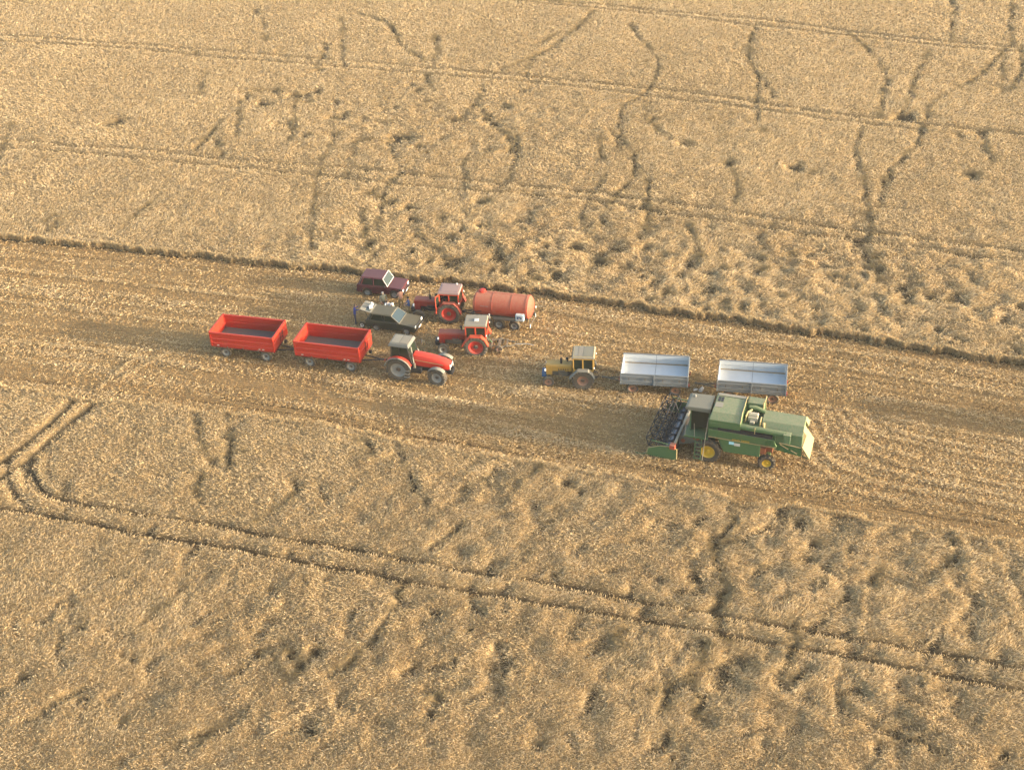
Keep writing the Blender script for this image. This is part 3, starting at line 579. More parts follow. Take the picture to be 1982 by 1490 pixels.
def red_trailer(label, cx, cy, ang, bar=2.0):
    t = thing('tipping_trailer', label, 'trailer', (cx, cy, 0), ang, 'red tipping trailers behind the big tractor')
    L, Wd, z0, z1 = 2.42, 1.18, 1.08, 2.17
    # side wall section with pressed ribs: (outward offset, height)
    def wall(sgn):
        out = [(0, z0 - .06), (.05, z0 - .06), (.05, z0 + .12), (.085, z0 + .15), (.085, z0 + .20), (.05, z0 + .24), (.05, z0 + .50), (.085, z0 + .53), (.085, z0 + .58), (.05, z0 + .62), (.05, z1 - .11), (.095, z1 - .09), (.095, z1), (-.03, z1), (-.03, z1 - .09), (0, z1 - .11), (0, z0 + .62), (.018, z0 + .58), (.018, z0 + .53), (0, z0 + .5)]
        return [(sgn * (Wd + o), z) for o, z in out]
    for s in (-1, 1):
        MB().prism_x(wall(s), -L + .06, L - .06).build('side_panel', 'red_trailer', t)
    for e in (-1, 1):
        p = [(e * (L + o), z) for o, z in [(0, z0 - .02), (.05, z0 - .02), (.05, z0 + .5), (.08, z0 + .53), (.08, z0 + .58), (.05, z0 + .62), (.05, z1 - .1), (.09, z1 - .08), (.09, z1 + .005), (-.03, z1 + .005), (-.03, z1 - .08), (0, z1 - .1)]]
        MB().prism(p, -Wd + .02, Wd - .02).build('end_panel', 'red_trailer', t)
        for s in (-1, 1):
            MB().box(e * L - .06, e * L + .06, s * (Wd + .03) - .055, s * (Wd + .03) + .055, z0 - .08, z1 + .03).build('corner_post', 'red_trailer', t, .01)
    MB().box(-L + .02, L - .02, -Wd + .01, Wd - .01, z0 - .05, z0 + .02).build('floor', 'floor_dark', t)
    MB().box(-L - .05, L + .05, -Wd - .03, Wd + .03, z0 - .16, z0 - .065).build('floor_frame', 'red_old', t)
    c = MB()
    for s in (-1, 1): c.box(-L + .1, L - .1, s * .42 - .05, s * .42 + .05, .80, z0 - .165)
    for x in (-1.5, -.4, .6, 1.65): c.box(x - .05, x + .05, -.9, .9, .84, .95)
    c.box(-1.6, -1.4, -.8, .8, .36, .48); c.box(1.55, 1.75, -.8, .8, .36, .48)
    for x in (-1.5, 1.65):
        for s in (-1, 1): c.box(x - .35, x + .35, s * .6 - .04, s * .6 + .04, .5, .60); c.box(x - .05, x + .05, s * .6 - .04, s * .6 + .04, .48, .84)
    c.build('chassis', 'chassis', t)
    MB().lathe([(.45, .66), (.45, .78)], 'z', (1.65, 0, 0), 20).build('turntable', 'chassis', t)
    MB().tube([(.1, 0, .62), (-.2, 0, .98)], .09, 10).build('tipping_ram', 'black', t)
    for x in (-1.5, 1.65):
        for s in (-1, 1): wheel(t, x, s * .98, .43, .30, 'rim_grey', .62, 0, 'tyre', s)
    for x, l in ((-2.0, .13), (1.25, .10), (1.52, .12)):
        MB().box(x, x + l * 1.3, -Wd - .058, -Wd - .052, z0 - .02, z0 + .05).build('marker_plate', 'white', t)
    for x in (-1.2, 0, 1.2):
        for s in (-1, 1): MB().box(x - .03, x + .03, s * (Wd + .06) - .03, s * (Wd + .06) + .03, z0 - .12, z0 - .02).build('hinge', 'chassis', t)
    MB().tube([(L + .1, .35, 1.2), (L + .12, .35, 2.0)], .02, 6).tube([(L + .1, -.1, 1.2), (L + .12, -.1, 2.0)], .02, 6).tube([(L + .11, .35, 1.45), (L + .11, -.1, 1.45)], .015, 6).tube([(L + .11, .35, 1.75), (L + .11, -.1, 1.75)], .015, 6).build('climbing_ladder', 'black', t)
    MB().box(L + .12, L + .32, .3, .5, .75, .98).build('brake_valve', 'black', t, .02)
    MB().box(-L - .1, -L - .06, -.9, -.62, .82, .92).build('tail_lamp', 'rim_red', t); MB().box(-L - .1, -L - .06, .62, .9, .82, .92).build('tail_lamp', 'rim_red', t)
    drawbar(t, 1.95, bar, .55, .62, 'black', .4)
    hose(t, [(L, .1, .95), (L + .6, .05, .72), (L + 1.1, .12, .9), (L + bar - .5, 0, 1.0)])
    return t
red_trailer('rear red open trailer at the far left of the train, nothing hitched behind it', -18.95, 81.03, -15.6, 2.0)
red_trailer('front red open trailer hitched directly behind the large red tractor', -12.65, 79.16, -16.6, 2.1)

def silver_trailer(label, cx, cy, ang, bar=1.9):
    t = thing('farm_trailer', label, 'trailer', (cx, cy, 0), ang, 'silver farm trailers behind the yellow tractor')
    L, Wd, z0, z1 = 2.26, 1.22, 1.10, 1.80
    for s in (-1, 1):
        for k in range(2):                                  # two boards a side, upper and lower
            for h in (-1, 1):
                a, b = sorted((h * .012, h * (L - .05))); zb = z0 + k * .35
                MB().prism_x([(s * (Wd + o), z) for o, z in [(0, zb + .012), (.035, zb + .012), (.035, zb + .10), (.055, zb + .13), (.055, zb + .19), (.035, zb + .22), (.035, zb + .335), (0, zb + .335)]], a, b).build('side_board', 'slate', t)
                MB().box(a, b, s * (Wd - .012) - .008, s * (Wd - .012) + .008, zb + .012, zb + .335).build('board_lining', 'silver', t)
        for x in (-L, 0, L): MB().box(x - .045, x + .045, s * (Wd + .02) - .045, s * (Wd + .045) + .03, z0 - .12, z1 + .02).build('post', 'slate', t, .008)
        MB().box(-L, L, s * (Wd + .02) - .04, s * (Wd + .02) + .04, z1 + .022, z1 + .05).build('top_rail', 'slate', t)
        for x in (-1.7, -.6, .6, 1.7): MB().box(x - .025, x + .025, s * (Wd + .075) - .02, s * (Wd + .075) + .02, z0 + .25, z0 + .46).build('latch', 'chassis', t)
    for e in (-1, 1):
        MB().box(e * L - .03, e * L + .03, -Wd + .03, Wd - .03, z0, z1 + .03).build('end_board', 'slate', t, .01)
        MB().box(e * (L - .038) - .006, e * (L - .038) + .006, -Wd + .04, Wd - .04, z0 + .02, z1 + .01).build('board_lining', 'silver', t)
    MB().box(-L + .04, L - .04, -Wd + .02, Wd - .02, z0 - .04, z0 + .015).build('floor', 'silver', t)
    MB().box(-.012, .012, -Wd + .03, Wd - .03, z0 + .016, z0 + .022).build('floor_seam', 'roof_grey', t)
    MB().box(-L - .02, L + .02, -Wd, Wd, z0 - .15, z0 - .042).build('floor_frame', 'slate', t)
    MB().hexa([(-L + .1, -Wd + .035, z0 + .016), (L - .1, -Wd + .035, z0 + .016), (L - .1, -Wd + .10, z0 + .016), (-L + .1, -Wd + .13, z0 + .016)], [(-L + .1, -Wd + .035, z0 + .06), (L - .1, -Wd + .035, z0 + .04), (L - .1, -Wd + .05, z0 + .03), (-L + .1, -Wd + .06, z0 + .05)]).build('straw_residue', 'residue', t)
    c = MB()
    for s in (-1, 1): c.box(-L + .1, L - .1, s * .4 - .05, s * .4 + .05, .74, z0 - .155)
    for x in (-1.45, 1.45):
        c.box(x - .06, x + .06, -.75, .75, .36, .46)
        for s in (-1, 1): c.box(x - .35, x + .35, s * .55 - .03, s * .55 + .03, .48, .56); c.box(x - .05, x + .05, s * .55 - .03, s * .55 + .03, .46, .76)
    c.build('chassis', 'rust', t)
    MB().lathe([(.42, .62), (.42, .72)], 'z', (1.45, 0, 0), 20).build('turntable', 'rust', t)
    for x in (-1.45, 1.45):
        for s in (-1, 1): wheel(t, x, s * .85, .41, .22, 'rim_rust', .66, 0, 'tyre', s)
    drawbar(t, 1.8, bar, .50, .60, 'chassis', .38)
    MB().box(-L - .12, -L - .05, .55, .80, .72, .86).build('tail_lamp', 'rim_red', t); MB().box(-L - .12, -L - .05, -.8, -.55, .72, .86).build('tail_lamp', 'rim_red', t)
    MB().box(L + .05, L + .22, .1, .4, .62, .8).build('tool_box', 'rust', t, .01)
    return t
silver_trailer('silver trailer coupled directly to the yellow tractor, two wheels clear below it', 9.83, 73.8, 180 - 10.9, 1.75)
silver_trailer('rearmost silver trailer, its underside hidden behind the green combine', 16.2, 72.3, 180 - 13.0, 1.9)

# ------------------------------------------------------------------ tractors
def arch(mb, cx, cz, r, w0, w1, a0, a1, th=.04, n=14):
    """curved mudguard: an arc of the wheel circle, given width and thickness"""
    p = [(cx + r * math.cos(R(a0 + (a1 - a0) * i / n)), cz + r * math.sin(R(a0 + (a1 - a0) * i / n))) for i in range(n + 1)]
    q = [(cx + (r + th) * math.cos(R(a0 + (a1 - a0) * i / n)), cz + (r + th) * math.sin(R(a0 + (a1 - a0) * i / n))) for i in range(n + 1)]
    return mb.prism(p + q[::-1], w0, w1)
def pane(parent, pts, th, mat='glass', name='window', label=None):
    """a thin slab of glass on four corners, proud along its normal"""
    p = [Vector(v) for v in pts]; n = (p[1] - p[0]).cross(p[3] - p[0]).normalized() * th
    return MB().hexa([tuple(v) for v in p], [tuple(v + n) for v in p]).build(name, mat, parent, label=label)

def big_tractor():
    ang = -18.3; loc = at((772, 737), ang, 1.02, -1)
    t = thing('tractor', 'large bright red tractor with grey cab roof pulling the two red trailers', 'tractor', loc, ang)
    WB = 2.86
    # bonnet: loft of rounded sections, lower to the front
    secs = [(.98, .42, 1.12, 1.93), (1.6, .42, 1.08, 1.90), (2.4, .40, 1.05, 1.80), (3.1, .38, 1.02, 1.66), (3.5, .35, 1.02, 1.52), (3.62, .30, 1.05, 1.42)]
    m = MB(); n = 0
    for x, w, zb, zt in secs:
        h = zt - zb
        m.v += [(x, y, z) for y, z in [(-w, zb), (-w * 1.02, zb + h * .45), (-w * .97, zb + h * .72), (-w * .72, zb + h * .93), (-w * .3, zt), (w * .3, zt), (w * .72, zb + h * .93), (w * .97, zb + h * .72), (w * 1.02, zb + h * .45), (w, zb)]]
    for i in range(len(secs) - 1):
        for j in range(10): a = i * 10 + j; b = i * 10 + (j + 1) % 10; m.f.append((a, b, b + 10, a + 10))
    m.f += [tuple(range(9, -1, -1)), tuple(range(50, 60))]
    m.build('bonnet', 'red_bright', t, smooth=True)
    for s in (-1, 1):
        MB().hexa([(1.1, s * .425, 1.54), (3.2, s * .395, 1.36), (3.2, s * .402, 1.36), (1.1, s * .442, 1.54)], [(1.1, s * .425, 1.575), (3.2, s * .395, 1.41), (3.2, s * .402, 1.41), (1.1, s * .442, 1.575)]).build('side_stripe', 'cream', t)
    MB().box(3.60, 3.66, -.27, .27, 1.04, 1.40).build('grille', 'black', t, .01)
    for s in (-1, 1): MB().lathe([(.02, 0), (.085, 0), (.085, .05), (.02, .06)], 'x', (3.65, s * .15, 1.27), 14).build('headlight', 'lamp', t)
    MB().box(3.63, 3.67, -.30, -.27, 1.0, 1.42).box(3.63, 3.67, .27, .30, 1.0, 1.42).build('grille_trim', 'rim_white', t)
    m = MB().box(3.40, 3.72, -.30, .30, .62, .92)
    for i in range(5): m.box(3.45, 3.80, -.27 + i * .115, -.20 + i * .115, .60, .96)
    m.build('front_weight', 'black', t, .015)
    MB().box(-.3, 3.3, -.26, .26, .62, 1.1).build('engine', 'black', t, .03)
    MB().box(-.15, .15, -.75, .75, .72, 1.02).box(WB - .12, WB + .12, -.8, .8, .5, .72).build('axle', 'black', t, .02)
    MB().box(.7, 1.6, -.72, -.3, .62, 1.0).build('fuel_tank', 'black', t, .05); MB().box(.7, 1.6, .3, .72, .62, 1.0).build('fuel_tank', 'black', t, .05)
    # cab
    b = [(-.55, -.72), (.98, -.68), (.98, .68), (-.55, .72)]; tp = [(-.45, -.66), (.72, -.64), (.72, .64), (-.45, .66)]
    MB().hexa([(x, y, 1.15) for x, y in b], [(x, y, 1.32) for x, y in b]).build('cab_floor', 'black', t, .02)
    fr = MB(); zb, zt = 1.32, 2.62
    for (x0, y0), (x1, y1) in zip(b, tp): fr.tube([(x0, y0, zb), (x1, y1, zt)], .045, 6)
    for s in (-1, 1): fr.tube([(.15, s * .71, zb), (.12, s * .66, zt)], .03, 6)
    fr.build('cab_frame', 'black', t)
    for s in (-1, 1):
        pane(t, [(.17, s * .70, zb), (.93, s * .675, zb), (.69, s * .635, zt), (.14, s * .655, zt)], .012 * s, label='glazed cab door', name='door')
        pane(t, [(-.52, s * .715, zb + .1), (.12, s * .705, zb + .1), (.10, s * .655, zt), (-.42, s * .655, zt)], .012 * s)
    pane(t, [(.97, -.64, zb), (.97, .64, zb), (.715, .60, zt), (.715, -.60, zt)], .012, name='windscreen')
    pane(t, [(-.545, .68, zb + .1), (-.545, -.68, zb + .1), (-.45, -.62, zt), (-.45, .62, zt)], .012, name='rear_window')
    MB().box(-.15, .35, -.26, .26, 1.32, 1.75).box(-.25, -.1, -.26, .26, 1.7, 2.25).build('seat', 'hub_dark', t, .05)
    MB().tube([(.82, 0, 1.32), (.62, 0, 1.85)], .04, 8).lathe([(.17, -.015), (.21, 0), (.17, .015)], 'z', (.6, 0, 1.88), 16).build('steering_wheel', 'black', t)
    MB().hexa([(-.72, -.74, 2.62), (.90, -.74, 2.62), (.90, .74, 2.62), (-.72, .74, 2.62)], [(-.60, -.64, 2.86), (.78, -.64, 2.86), (.78, .64, 2.86), (-.60, .64, 2.86)]).build('roof', 'roof_grey', t, .06)
    MB().box(-.50, .06, -.50, .50, 2.862, 2.885).build('roof_hatch', 'panel_pale', t, .02); MB().box(.11, .67, -.50, .50, 2.862, 2.885).build('roof_hatch', 'roof_white', t, .02)
    MB().box(-.58, -.54, -.58, .58, 2.862, 2.875).box(.71, .75, -.58, .58, 2.862, 2.875).box(-.58, .75, -.58, -.54, 2.862, 2.875).box(-.58, .75, .54, .58, 2.862, 2.875).build('roof_gutter', 'fender_grey', t)
    # mudguards
    for s in (-1, 1):
        y0, y1 = sorted((s * .62, s * .96)); m = MB(); arch(m, 0, .88, .98, y0, y1, 22, 158, .05); m.build('fender', 'red_bright', t, smooth=True)
        y0, y1 = sorted((s * .962, s * 1.06)); m = MB(); arch(m, 0, .88, .965, y0, y1, 12, 165, .06); m.build('fender_edge', 'fender_grey', t, smooth=True)
        y0, y1 = sorted((s * .72, s * 1.06)); m = MB(); arch(m, WB, .66, .74, y0, y1, 40, 150, .035); m.build('front_fender', 'fender_grey', t, smooth=True)
        wheel(t, 0, s * .78, .88, .50, 'rim_grey', .62, 22, 'tyre', s); wheel(t, WB, s * .82, .65, .42, 'rim_grey', .58, 18, 'tyre', s, steer=-4)
        MB().tube([(.98, s * .7, 2.4), (1.2, s * .95, 2.42)], .015, 5).box(1.17, 1.21, s * .95 - .1, s * .95 + .1, 2.08, 2.42).build('mirror', 'black', t)
        st = MB()
        for i in range(3): st.box(.45, .85, s * .98 - .12, s * .98 + .12, .42 + i * .26, .45 + i * .26)
        st.tube([(.45, s * .98, .42), (.45, s * .98, 1.1)], .015, 5).tube([(.85, s * .98, .42), (.85, s * .98, 1.1)], .015, 5); st.build('step', 'rim_grey', t)
    MB().tube([(1.12, -.60, .95), (1.12, -.60, 1.25), (1.08, -.56, 1.4), (.99, -.60, 2.75)], .05, 8).build('exhaust', 'panel_pale', t)
    MB().lathe([(.09, 1.0), (.10, 1.35), (.07, 1.4)], 'z', (1.12, -.60, 0), 12).build('exhaust_muffler', 'chassis', t)
    m = MB(); [m.tube([(-.3, s * .35, .75), (-1.0, s * .38, .55)], .04, 6) for s in (-1, 1)]; m.tube([(-.3, 0, 1.1), (-.95, 0, .95)], .035, 6); m.box(-1.1, -.3, -.05, .05, .45, .55); m.build('hitch', 'chassis', t)
    for s in (-1, 1): MB().box(-.98, -.92, s * .85 - .09, s * .85 + .09, 1.5, 1.58).build('tail_lamp', 'rim_red', t)
    return t
big_tractor()

def old_tractor(label, loc, ang, body, frame, roof, rimr, fend, rimf=None, rear_r=.80, rear_w=.40, front_r=.42, rr=.60, stack=1.0, lower='chassis', door_open=False, roofkind=0, cabx=(-.72, .72), tl=0, hoodL=2.75, group=None):
    t = thing('tractor', label, 'tractor', loc, ang, group); rimf = rimf or rimr; WB = 2.40; cw = .66
    # bonnet with raised top, louvred sides
    MB().prism_x([(-.33, 1.02), (-.35, 1.45), (-.27, 1.56), (.27, 1.56), (.35, 1.45), (.33, 1.02)], .80, hoodL).build('bonnet', body, t, .02)
    MB().prism([(hoodL - .42, .72), (hoodL - .02, .72), (hoodL + .01, 1.50), (hoodL - .40, 1.50)], -.365, .365).build('nose', body, t, .02)
    m = MB()
    for i in range(6): m.box(hoodL + .012, hoodL + .03, -.27, .27, .82 + i * .11, .87 + i * .11)
    m.build('grille', 'black', t)
    for s in (-1, 1):
        MB().lathe([(.03, 0), (.10, .0), (.10, .09), (.03, .11)], 'x', (hoodL - .02, s * .45, 1.18), 12).build('headlight', 'lamp', t)
        m = MB()
        for i in range(5): m.box(1.05 + i * .16, 1.09 + i * .16, s * .350 - .008, s * .350 + .008, 1.12, 1.28)
        m.build('louvre', 'hub_dark', t)
    MB().box(.2, 2.3, -.20, .20, .62, 1.02).box(-.45, .75, -.28, .28, .55, 1.1).box(1.1, 1.7, .2, .42, .7, 1.0).tube([(1.3, .25, 1.05), (1.3, .42, 1.12), (1.75, .42, 1.1)], .04, 6).build('engine', lower, t, .02)
    MB().lathe([(.13, .0), (.13, .18)], 'y', (1.05, .22, .85), 12).build('air_filter', 'black', t)
    MB().box(-.12, .12, -.75, .75, .68, .94).box(WB - .08, WB + .08, -.62, .62, .40, .52).build('axle', lower, t, .02)
    MB().box(hoodL - .02, hoodL + .30, -.32, .32, .50, .86).build('front_weight', 'blue_paint' if tl else 'black', t, .03)
    # cab
    x0, x1 = cabx; zb, zm, zt = 1.05, 1.38, 2.38
    MB().hexa([(x0 + .05, -cw, zb), (x1 + .1, -cw + .06, .82), (x1 + .1, cw - .06, .82), (x0 + .05, cw, zb)], [(x0, -cw, zm), (x1 + .04, -cw + .04, zm), (x1 + .04, cw - .04, zm), (x0, cw, zm)]).build('cab_base', frame, t, .02)
    fr = MB()
    for x, y in ((x0, -cw), (x1, -cw + .04), (x1, cw - .04), (x0, cw)): fr.box(x - .04, x + .04, y - .04, y + .04, zm, zt)
    for s in (-1, 1):
        fr.box(-.03, .05, s * (cw - .01) - .035, s * (cw - .01) + .035, zm, zt); fr.box(x0, x1, s * (cw - .01) - .035, s * (cw - .01) + .035, zt - .10, zt); fr.box(x0, x1, s * (cw - .01) - .036, s * (cw - .01) + .036, zm - .01, zm + .07)
    for x in (x0, x1): fr.box(x - .035, x + .035, -cw + .05, cw - .05, zt - .12, zt - .001); fr.box(x - .035, x + .035, -cw + .05, cw - .05, zm, zm + .08)
    fr.build('cab_frame', frame, t, .008)
    for s in (-1, 1):
        yg = s * (cw - .02); mirror_door = door_open and s == 1
        pane(t, [(x0 + .05, yg, zm + .07), (-.04, yg, zm + .07), (-.04, yg, zt - .1), (x0 + .05, yg, zt - .1)], -.01 * s)
        if not mirror_door: pane(t, [(.06, yg, zm + .07), (x1 - .05, yg, zm + .07), (x1 - .05, yg, zt - .1), (.06, yg, zt - .1)], -.01 * s)
    pane(t, [(x1 - .01, -cw + .08, zm + .08), (x1 - .01, cw - .08, zm + .08), (x1 - .01, cw - .08, zt - .12), (x1 - .01, -cw + .08, zt - .12)], .01, name='windscreen')
    pane(t, [(x0, cw - .06, zm + .08), (x0, -cw + .06, zm + .08), (x0, -cw + .06, zt - .12), (x0, cw - .06, zt - .12)], .01, name='rear_window')
    if door_open:
        d = MB(); dl = .66; a = R(55); hx, hy = x1, cw
        def dp(u, z): return (hx - u * math.cos(a) * .2 + u * math.sin(a) * .5, hy + u * math.cos(a) * 1.2, z)
        for u0, u1, za, zc in ((0, .06, .95, zt - .05), (dl - .06, dl, .95, zt - .05), (0, dl, zt - .12, zt - .05), (0, dl, 1.28, 1.36), (0, dl, .90, .98)):
            p = [dp(u0, za), dp(u1, za), dp(u1, zc), dp(u0, zc)]; q = [(v[0] + .03, v[1], v[2]) for v in p]; d.hexa(p, q)
        o = d.build('door', frame, t); pane(o, [dp(.06, 1.36), dp(dl - .06, 1.36), dp(dl - .06, zt - .12), dp(.06, zt - .12)], .01, name='door_glass')
        MB().box(.1, x1 - .06, .2, cw - .02, .88, .96).build('cab_floor', 'black', t)
    MB().box(-.45, -.02, -.25, .25, 1.1, 1.6).box(-.55, -.42, -.25, .25, 1.55, 2.0).build('seat', 'hub_dark', t, .04)
    MB().tube([(.60, 0, 1.2), (.38, 0, 1.68)], .035, 7).lathe([(.17, -.015), (.20, 0), (.17, .015)], 'z', (.36, 0, 1.70), 16).build('steering_wheel', 'black', t)
    rf = MB().hexa([(x0 - .10, -cw - .08, zt + .002), (x1 + .12, -cw - .08, zt + .002), (x1 + .12, cw + .08, zt + .002), (x0 - .10, cw + .08, zt + .002)], [(x0 - .06, -cw - .04, zt + .15), (x1 + .06, -cw - .04, zt + .15), (x1 + .06, cw + .04, zt + .15), (x0 - .06, cw + .04, zt + .15)]).build('roof', roof, t, .03)
    zr = zt + .152
    if roofkind == 1:
        MB().box(-.20, .12, -.10, .24, zr + .0, zr + .07).build('roof_hatch', 'white', rf, .02)
    elif roofkind == 2:
        MB().box(.02, .34, -.58, .58, zr, zr + .015).build('roof_panel', 'roof_white', rf); MB().box(.38, .62, -.58, .58, zr, zr + .015).build('roof_panel', 'panel_pale', rf); MB().box(-.66, -.02, -.60, .60, zr, zr + .012).build('roof_panel', 'cab_grey', rf)
        MB().tube([(x0, -cw, zr), (x1, -cw, zr)], .02, 5).tube([(x0, cw, zr), (x1, cw, zr)], .02, 5).tube([(x0, -cw, zr), (x0, cw, zr)], .02, 5).tube([(x1, -cw, zr), (x1, cw, zr)], .02, 5).build('roof_rail', 'cream', rf)
    else:
        MB().box(x0 + .06, x1 - .1, -.5, .5, zr, zr + .02).build('roof_panel', 'roof_pink', rf, .01); MB().lathe([(.06, 0), (.06, .1), (.03, .13)], 'z', (x0 + .3, -.55, zr), 10).build('beacon', 'white', rf)
    for s in (-1, 1):
        y0, y1 = sorted((s * (cw + .005), s * (cw + .40))); r = rear_r + .09
        p = [(-r * .95, .90), (-r * .72, rear_r + r * .62), (-r * .42, rear_r + r * .92), (r * .42, rear_r + r * .92), (r * .82, rear_r + r * .45), (r * 1.08, .86)]
        q = [(a * 1.05, b + .04) for a, b in p]; MB().prism(p + q[::-1], y0, y1).build('fender', fend, t, .006)
        MB().prism([(-r * .9, .95), (-r * .70, rear_r + r * .60), (-r * .40, rear_r + r * .9), (r * .40, rear_r + r * .9), (r * .78, rear_r + r * .43), (r * 1.0, .9)], s * cw - .02, s * cw + .02).build('fender_side', frame, t)
        wheel(t, 0, s * .86, rear_r, rear_w, rimr, rr, 20, 'tyre', s); wheel(t, WB, s * .72, front_r, .20, rimf, .62, 0, 'tyre', s, steer=3)
        MB().lathe([(.02, 0), (.06, .0), (.06, .05), (.02, .06)], 'x', (x0 - .12, s * .9, 1.78), 10).build('tail_lamp', 'lamp', t)
    if stack:
        MB().tube([(1.55, .10, 1.5), (1.55, .10, 1.5 + stack)], .032, 8).build('exhaust', 'black', t); MB().lathe([(.07, 1.56), (.085, 1.62), (.085, 1.9), (.05, 1.96)], 'z', (1.55, .10, 0), 12).build('exhaust_muffler', 'black', t)
    MB().lathe([(.05, 1.55), (.05, 1.72), (.10, 1.74), (.10, 1.86), (.03, 1.9)], 'z', (1.15, -.15, 0), 12).build('air_intake', 'black', t)
    m = MB(); [m.tube([(-.3, s * .32, .72), (-.95, s * .36, .55)], .035, 6) for s in (-1, 1)]; m.tube([(-.3, 0, 1.05), (-.9, 0, .92)], .03, 6); m.box(-1.0, -.3, -.05, .05, .42, .50); m.build('hitch', 'chassis', t)
    return t
old_tractor('red tractor with faded pink roof and its door open, coupled to the red tanker', at((870, 628), 169, 1.06, 1), 169, 'red_old', 'orange_old', 'roof_pink', 'rim_red', 'red_old', rimf='chassis', front_r=.46, rear_r=.86, rr=.64, stack=.85, lower='black', door_open=True)
old_tractor('orange-red tractor with white hatch on its pale roof, towing a low wheeled implement', at((922, 692), 172.5, 1.06, 1), 172.5, 'red_old', 'orange_old', 'roof_white', 'rim_red', 'orange_old', rimf='rim_grey', front_r=.44, rear_r=.82, rr=.66, stack=.0, lower='chassis', roofkind=1)
old_tractor('small yellow tractor with a pale square cab roof pulling the silver trailers', at((1128, 755.5), 171, 1.06, 1), 171, 'yellow_old', 'yellow_old', 'panel_pale', 'rim_rust', 'fender_grey', rimf='rim_rust', rear_r=.74, rear_w=.36, front_r=.40, rr=.52, stack=1.0, lower='chassis', roofkind=2, tl=1, hoodL=2.6, cabx=(-.70, .66))

# low implement behind the orange-red tractor
ld = at((966, 682), 172.5, .55, 1)
t = thing('towed_implement', 'low rusty implement frame on small wheels behind the orange-red tractor', 'implement', ld, 172.5)
m = MB()
for s in (-1, 1): m.tube([(1.3, s * .25, .5), (-.2, s * .5, .45), (-1.1, s * .2, .42)], .05, 6)
m.box(-.1, .1, -.55, .55, .36, .48); m.box(.5, .6, -.6, .6, .42, .52); m.box(-.6, -.5, -.5, .5, .42, .50); m.build('frame', 'chassis', t)
for s in (-1, 1): wheel(t, 0, s * .55, .28, .14, 'rim_rust', .55, 0, 'tyre', s)
for k in range(5): MB().tube([(.55, -.5 + k * .25, .45), (.45, -.5 + k * .25, .15), (.6, -.5 + k * .25, .06)], .02, 5).build('tine', 'rust', t)
MB().tube([(-1.1, .1, .45), (-2.0, -.05, .40), (-2.5, .0, .30)], .035, 6).build('drawbar', 'rim_grey', t)
MB().tube([(1.1, .1, .5), (1.0, .1, 1.2)], .04, 6).tube([(.55, 0, .5), (1.0, .1, 1.15)], .03, 6).build('top_link_mast', 'green_dark', t)

# tanker
tk = at((966, 638), 163, 1.0, 1)
t = thing('tanker_trailer', 'red cylindrical slurry tanker on tandem wheels behind the pink-roofed tractor', 'tanker', (tk[0], tk[1], 0), 163)
# frame of reference: front axle of the tandem at x = 0
TL0, TL1, TR, TZ = -2.20, 1.92, .88, 1.62
m = MB().lathe([(.05, TL0 - .24), (TR * .45, TL0 - .20), (TR * .8, TL0 - .10), (TR, TL0 + .04), (TR, TL1 - .04), (TR * .8, TL1 + .10), (TR * .45, TL1 + .19), (.05, TL1 + .22)], 'x', (0, 0, TZ), 40)
m.build('tank', 'tank_red', t, smooth=True)
for x in (TL0 + .18, -.9, .55, TL1 - .12): MB().lathe([(TR, x - .03), (TR + .018, x - .03), (TR + .018, x + .03), (TR, x + .03)], 'x', (0, 0, TZ), 40, False).build('tank_band', 'tank_red', t, smooth=True)
MB().lathe([(.05, 0), (.26, 0), (.26, .14), (.2, .2), (.05, .22)], 'z', (TL1 - .45, -.12, TZ + TR - .06), 20).build('filler_hatch', 'red_bright', t)
MB().tube([(TL1 - .2, -.35, TZ + TR - .05), (TL1 - .2, -.35, TZ + TR + .16), (TL1 - .8, -.35, TZ + TR + .16), (TL1 - .8, -.35, TZ + TR - .05)], .02, 6).build('grab_rail', 'black', t)
MB().box(TL0 + .2, TL1 - 1.0, -.18, -.02, TZ + TR - .015, TZ + TR + .02).build('top_walkway', 'tank_red', t)
c = MB()
for s in (-1, 1): c.box(TL0 + .1, TL1 + .3, s * .38 - .05, s * .38 + .05, .72, .86); c.box(-1.5, .45, s * .9 - .18, s * .9 + .18, .92, .95)
for x in (-2, -1, 0, 1.6): c.box(x - .06, x + .06, -.6, .6, .86, 1.02)
for x in (0, -1.18): c.box(x - .05, x + .05, -.9, .9, .36, .48)
c.box(-1.0, -.2, -.42, .42, .5, .72)
c.build('chassis', 'chassis', t)
for x in (0, -1.18):
    for s in (-1, 1): wheel(t, x, s * .86, .43, .30, 'rim_grey', .55, 0, 'tyre_dark', s, hub='chassis')
drawbar(t, TL1 + .1, 1.5, .72, .55, 'black', .35)
MB().tube([(TL1 - .6, .82, 1.35), (TL1 + .1, .80, 1.20), (TL1 + .9, .2, .9)], .045, 7).build('suction_pipe', 'black', t)
MB().tube([(.72, .95, 1.25), (.70, .97, .86)], .06, 10).build('valve_pipe', 'white', t)
MB().lathe([(.02, 0), (.12, 0), (.12, .1), (.02, .12)], 'x', (TL0 - .33, 0, 1.05), 14).build('outlet_valve', 'black', t)
MB().tube([(TL0 - .05, .62, 1.05), (TL0 - .12, .68, .35)], .03, 6).tube([(TL0 - .05, -.62, 1.05), (TL0 - .12, -.68, .35)], .03, 6).tube([(TL0 - .12, .7, .4), (TL0 - .12, -.7, .4)], .03, 6).build('rear_bumper', 'chassis', t)
MB().box(TL0 - .17, TL0 - .13, .70, .84, .30, .60).build('marker_plate', 'white', t); MB().box(TL0 - .17, TL0 - .13, -.84, -.70, .30, .60).build('marker_plate', 'white', t)
MB().box(TL0 - .17, TL0 - .13, -1.0, -.86, 1.0, 1.15).build('rear_lamp', 'lamp', t)
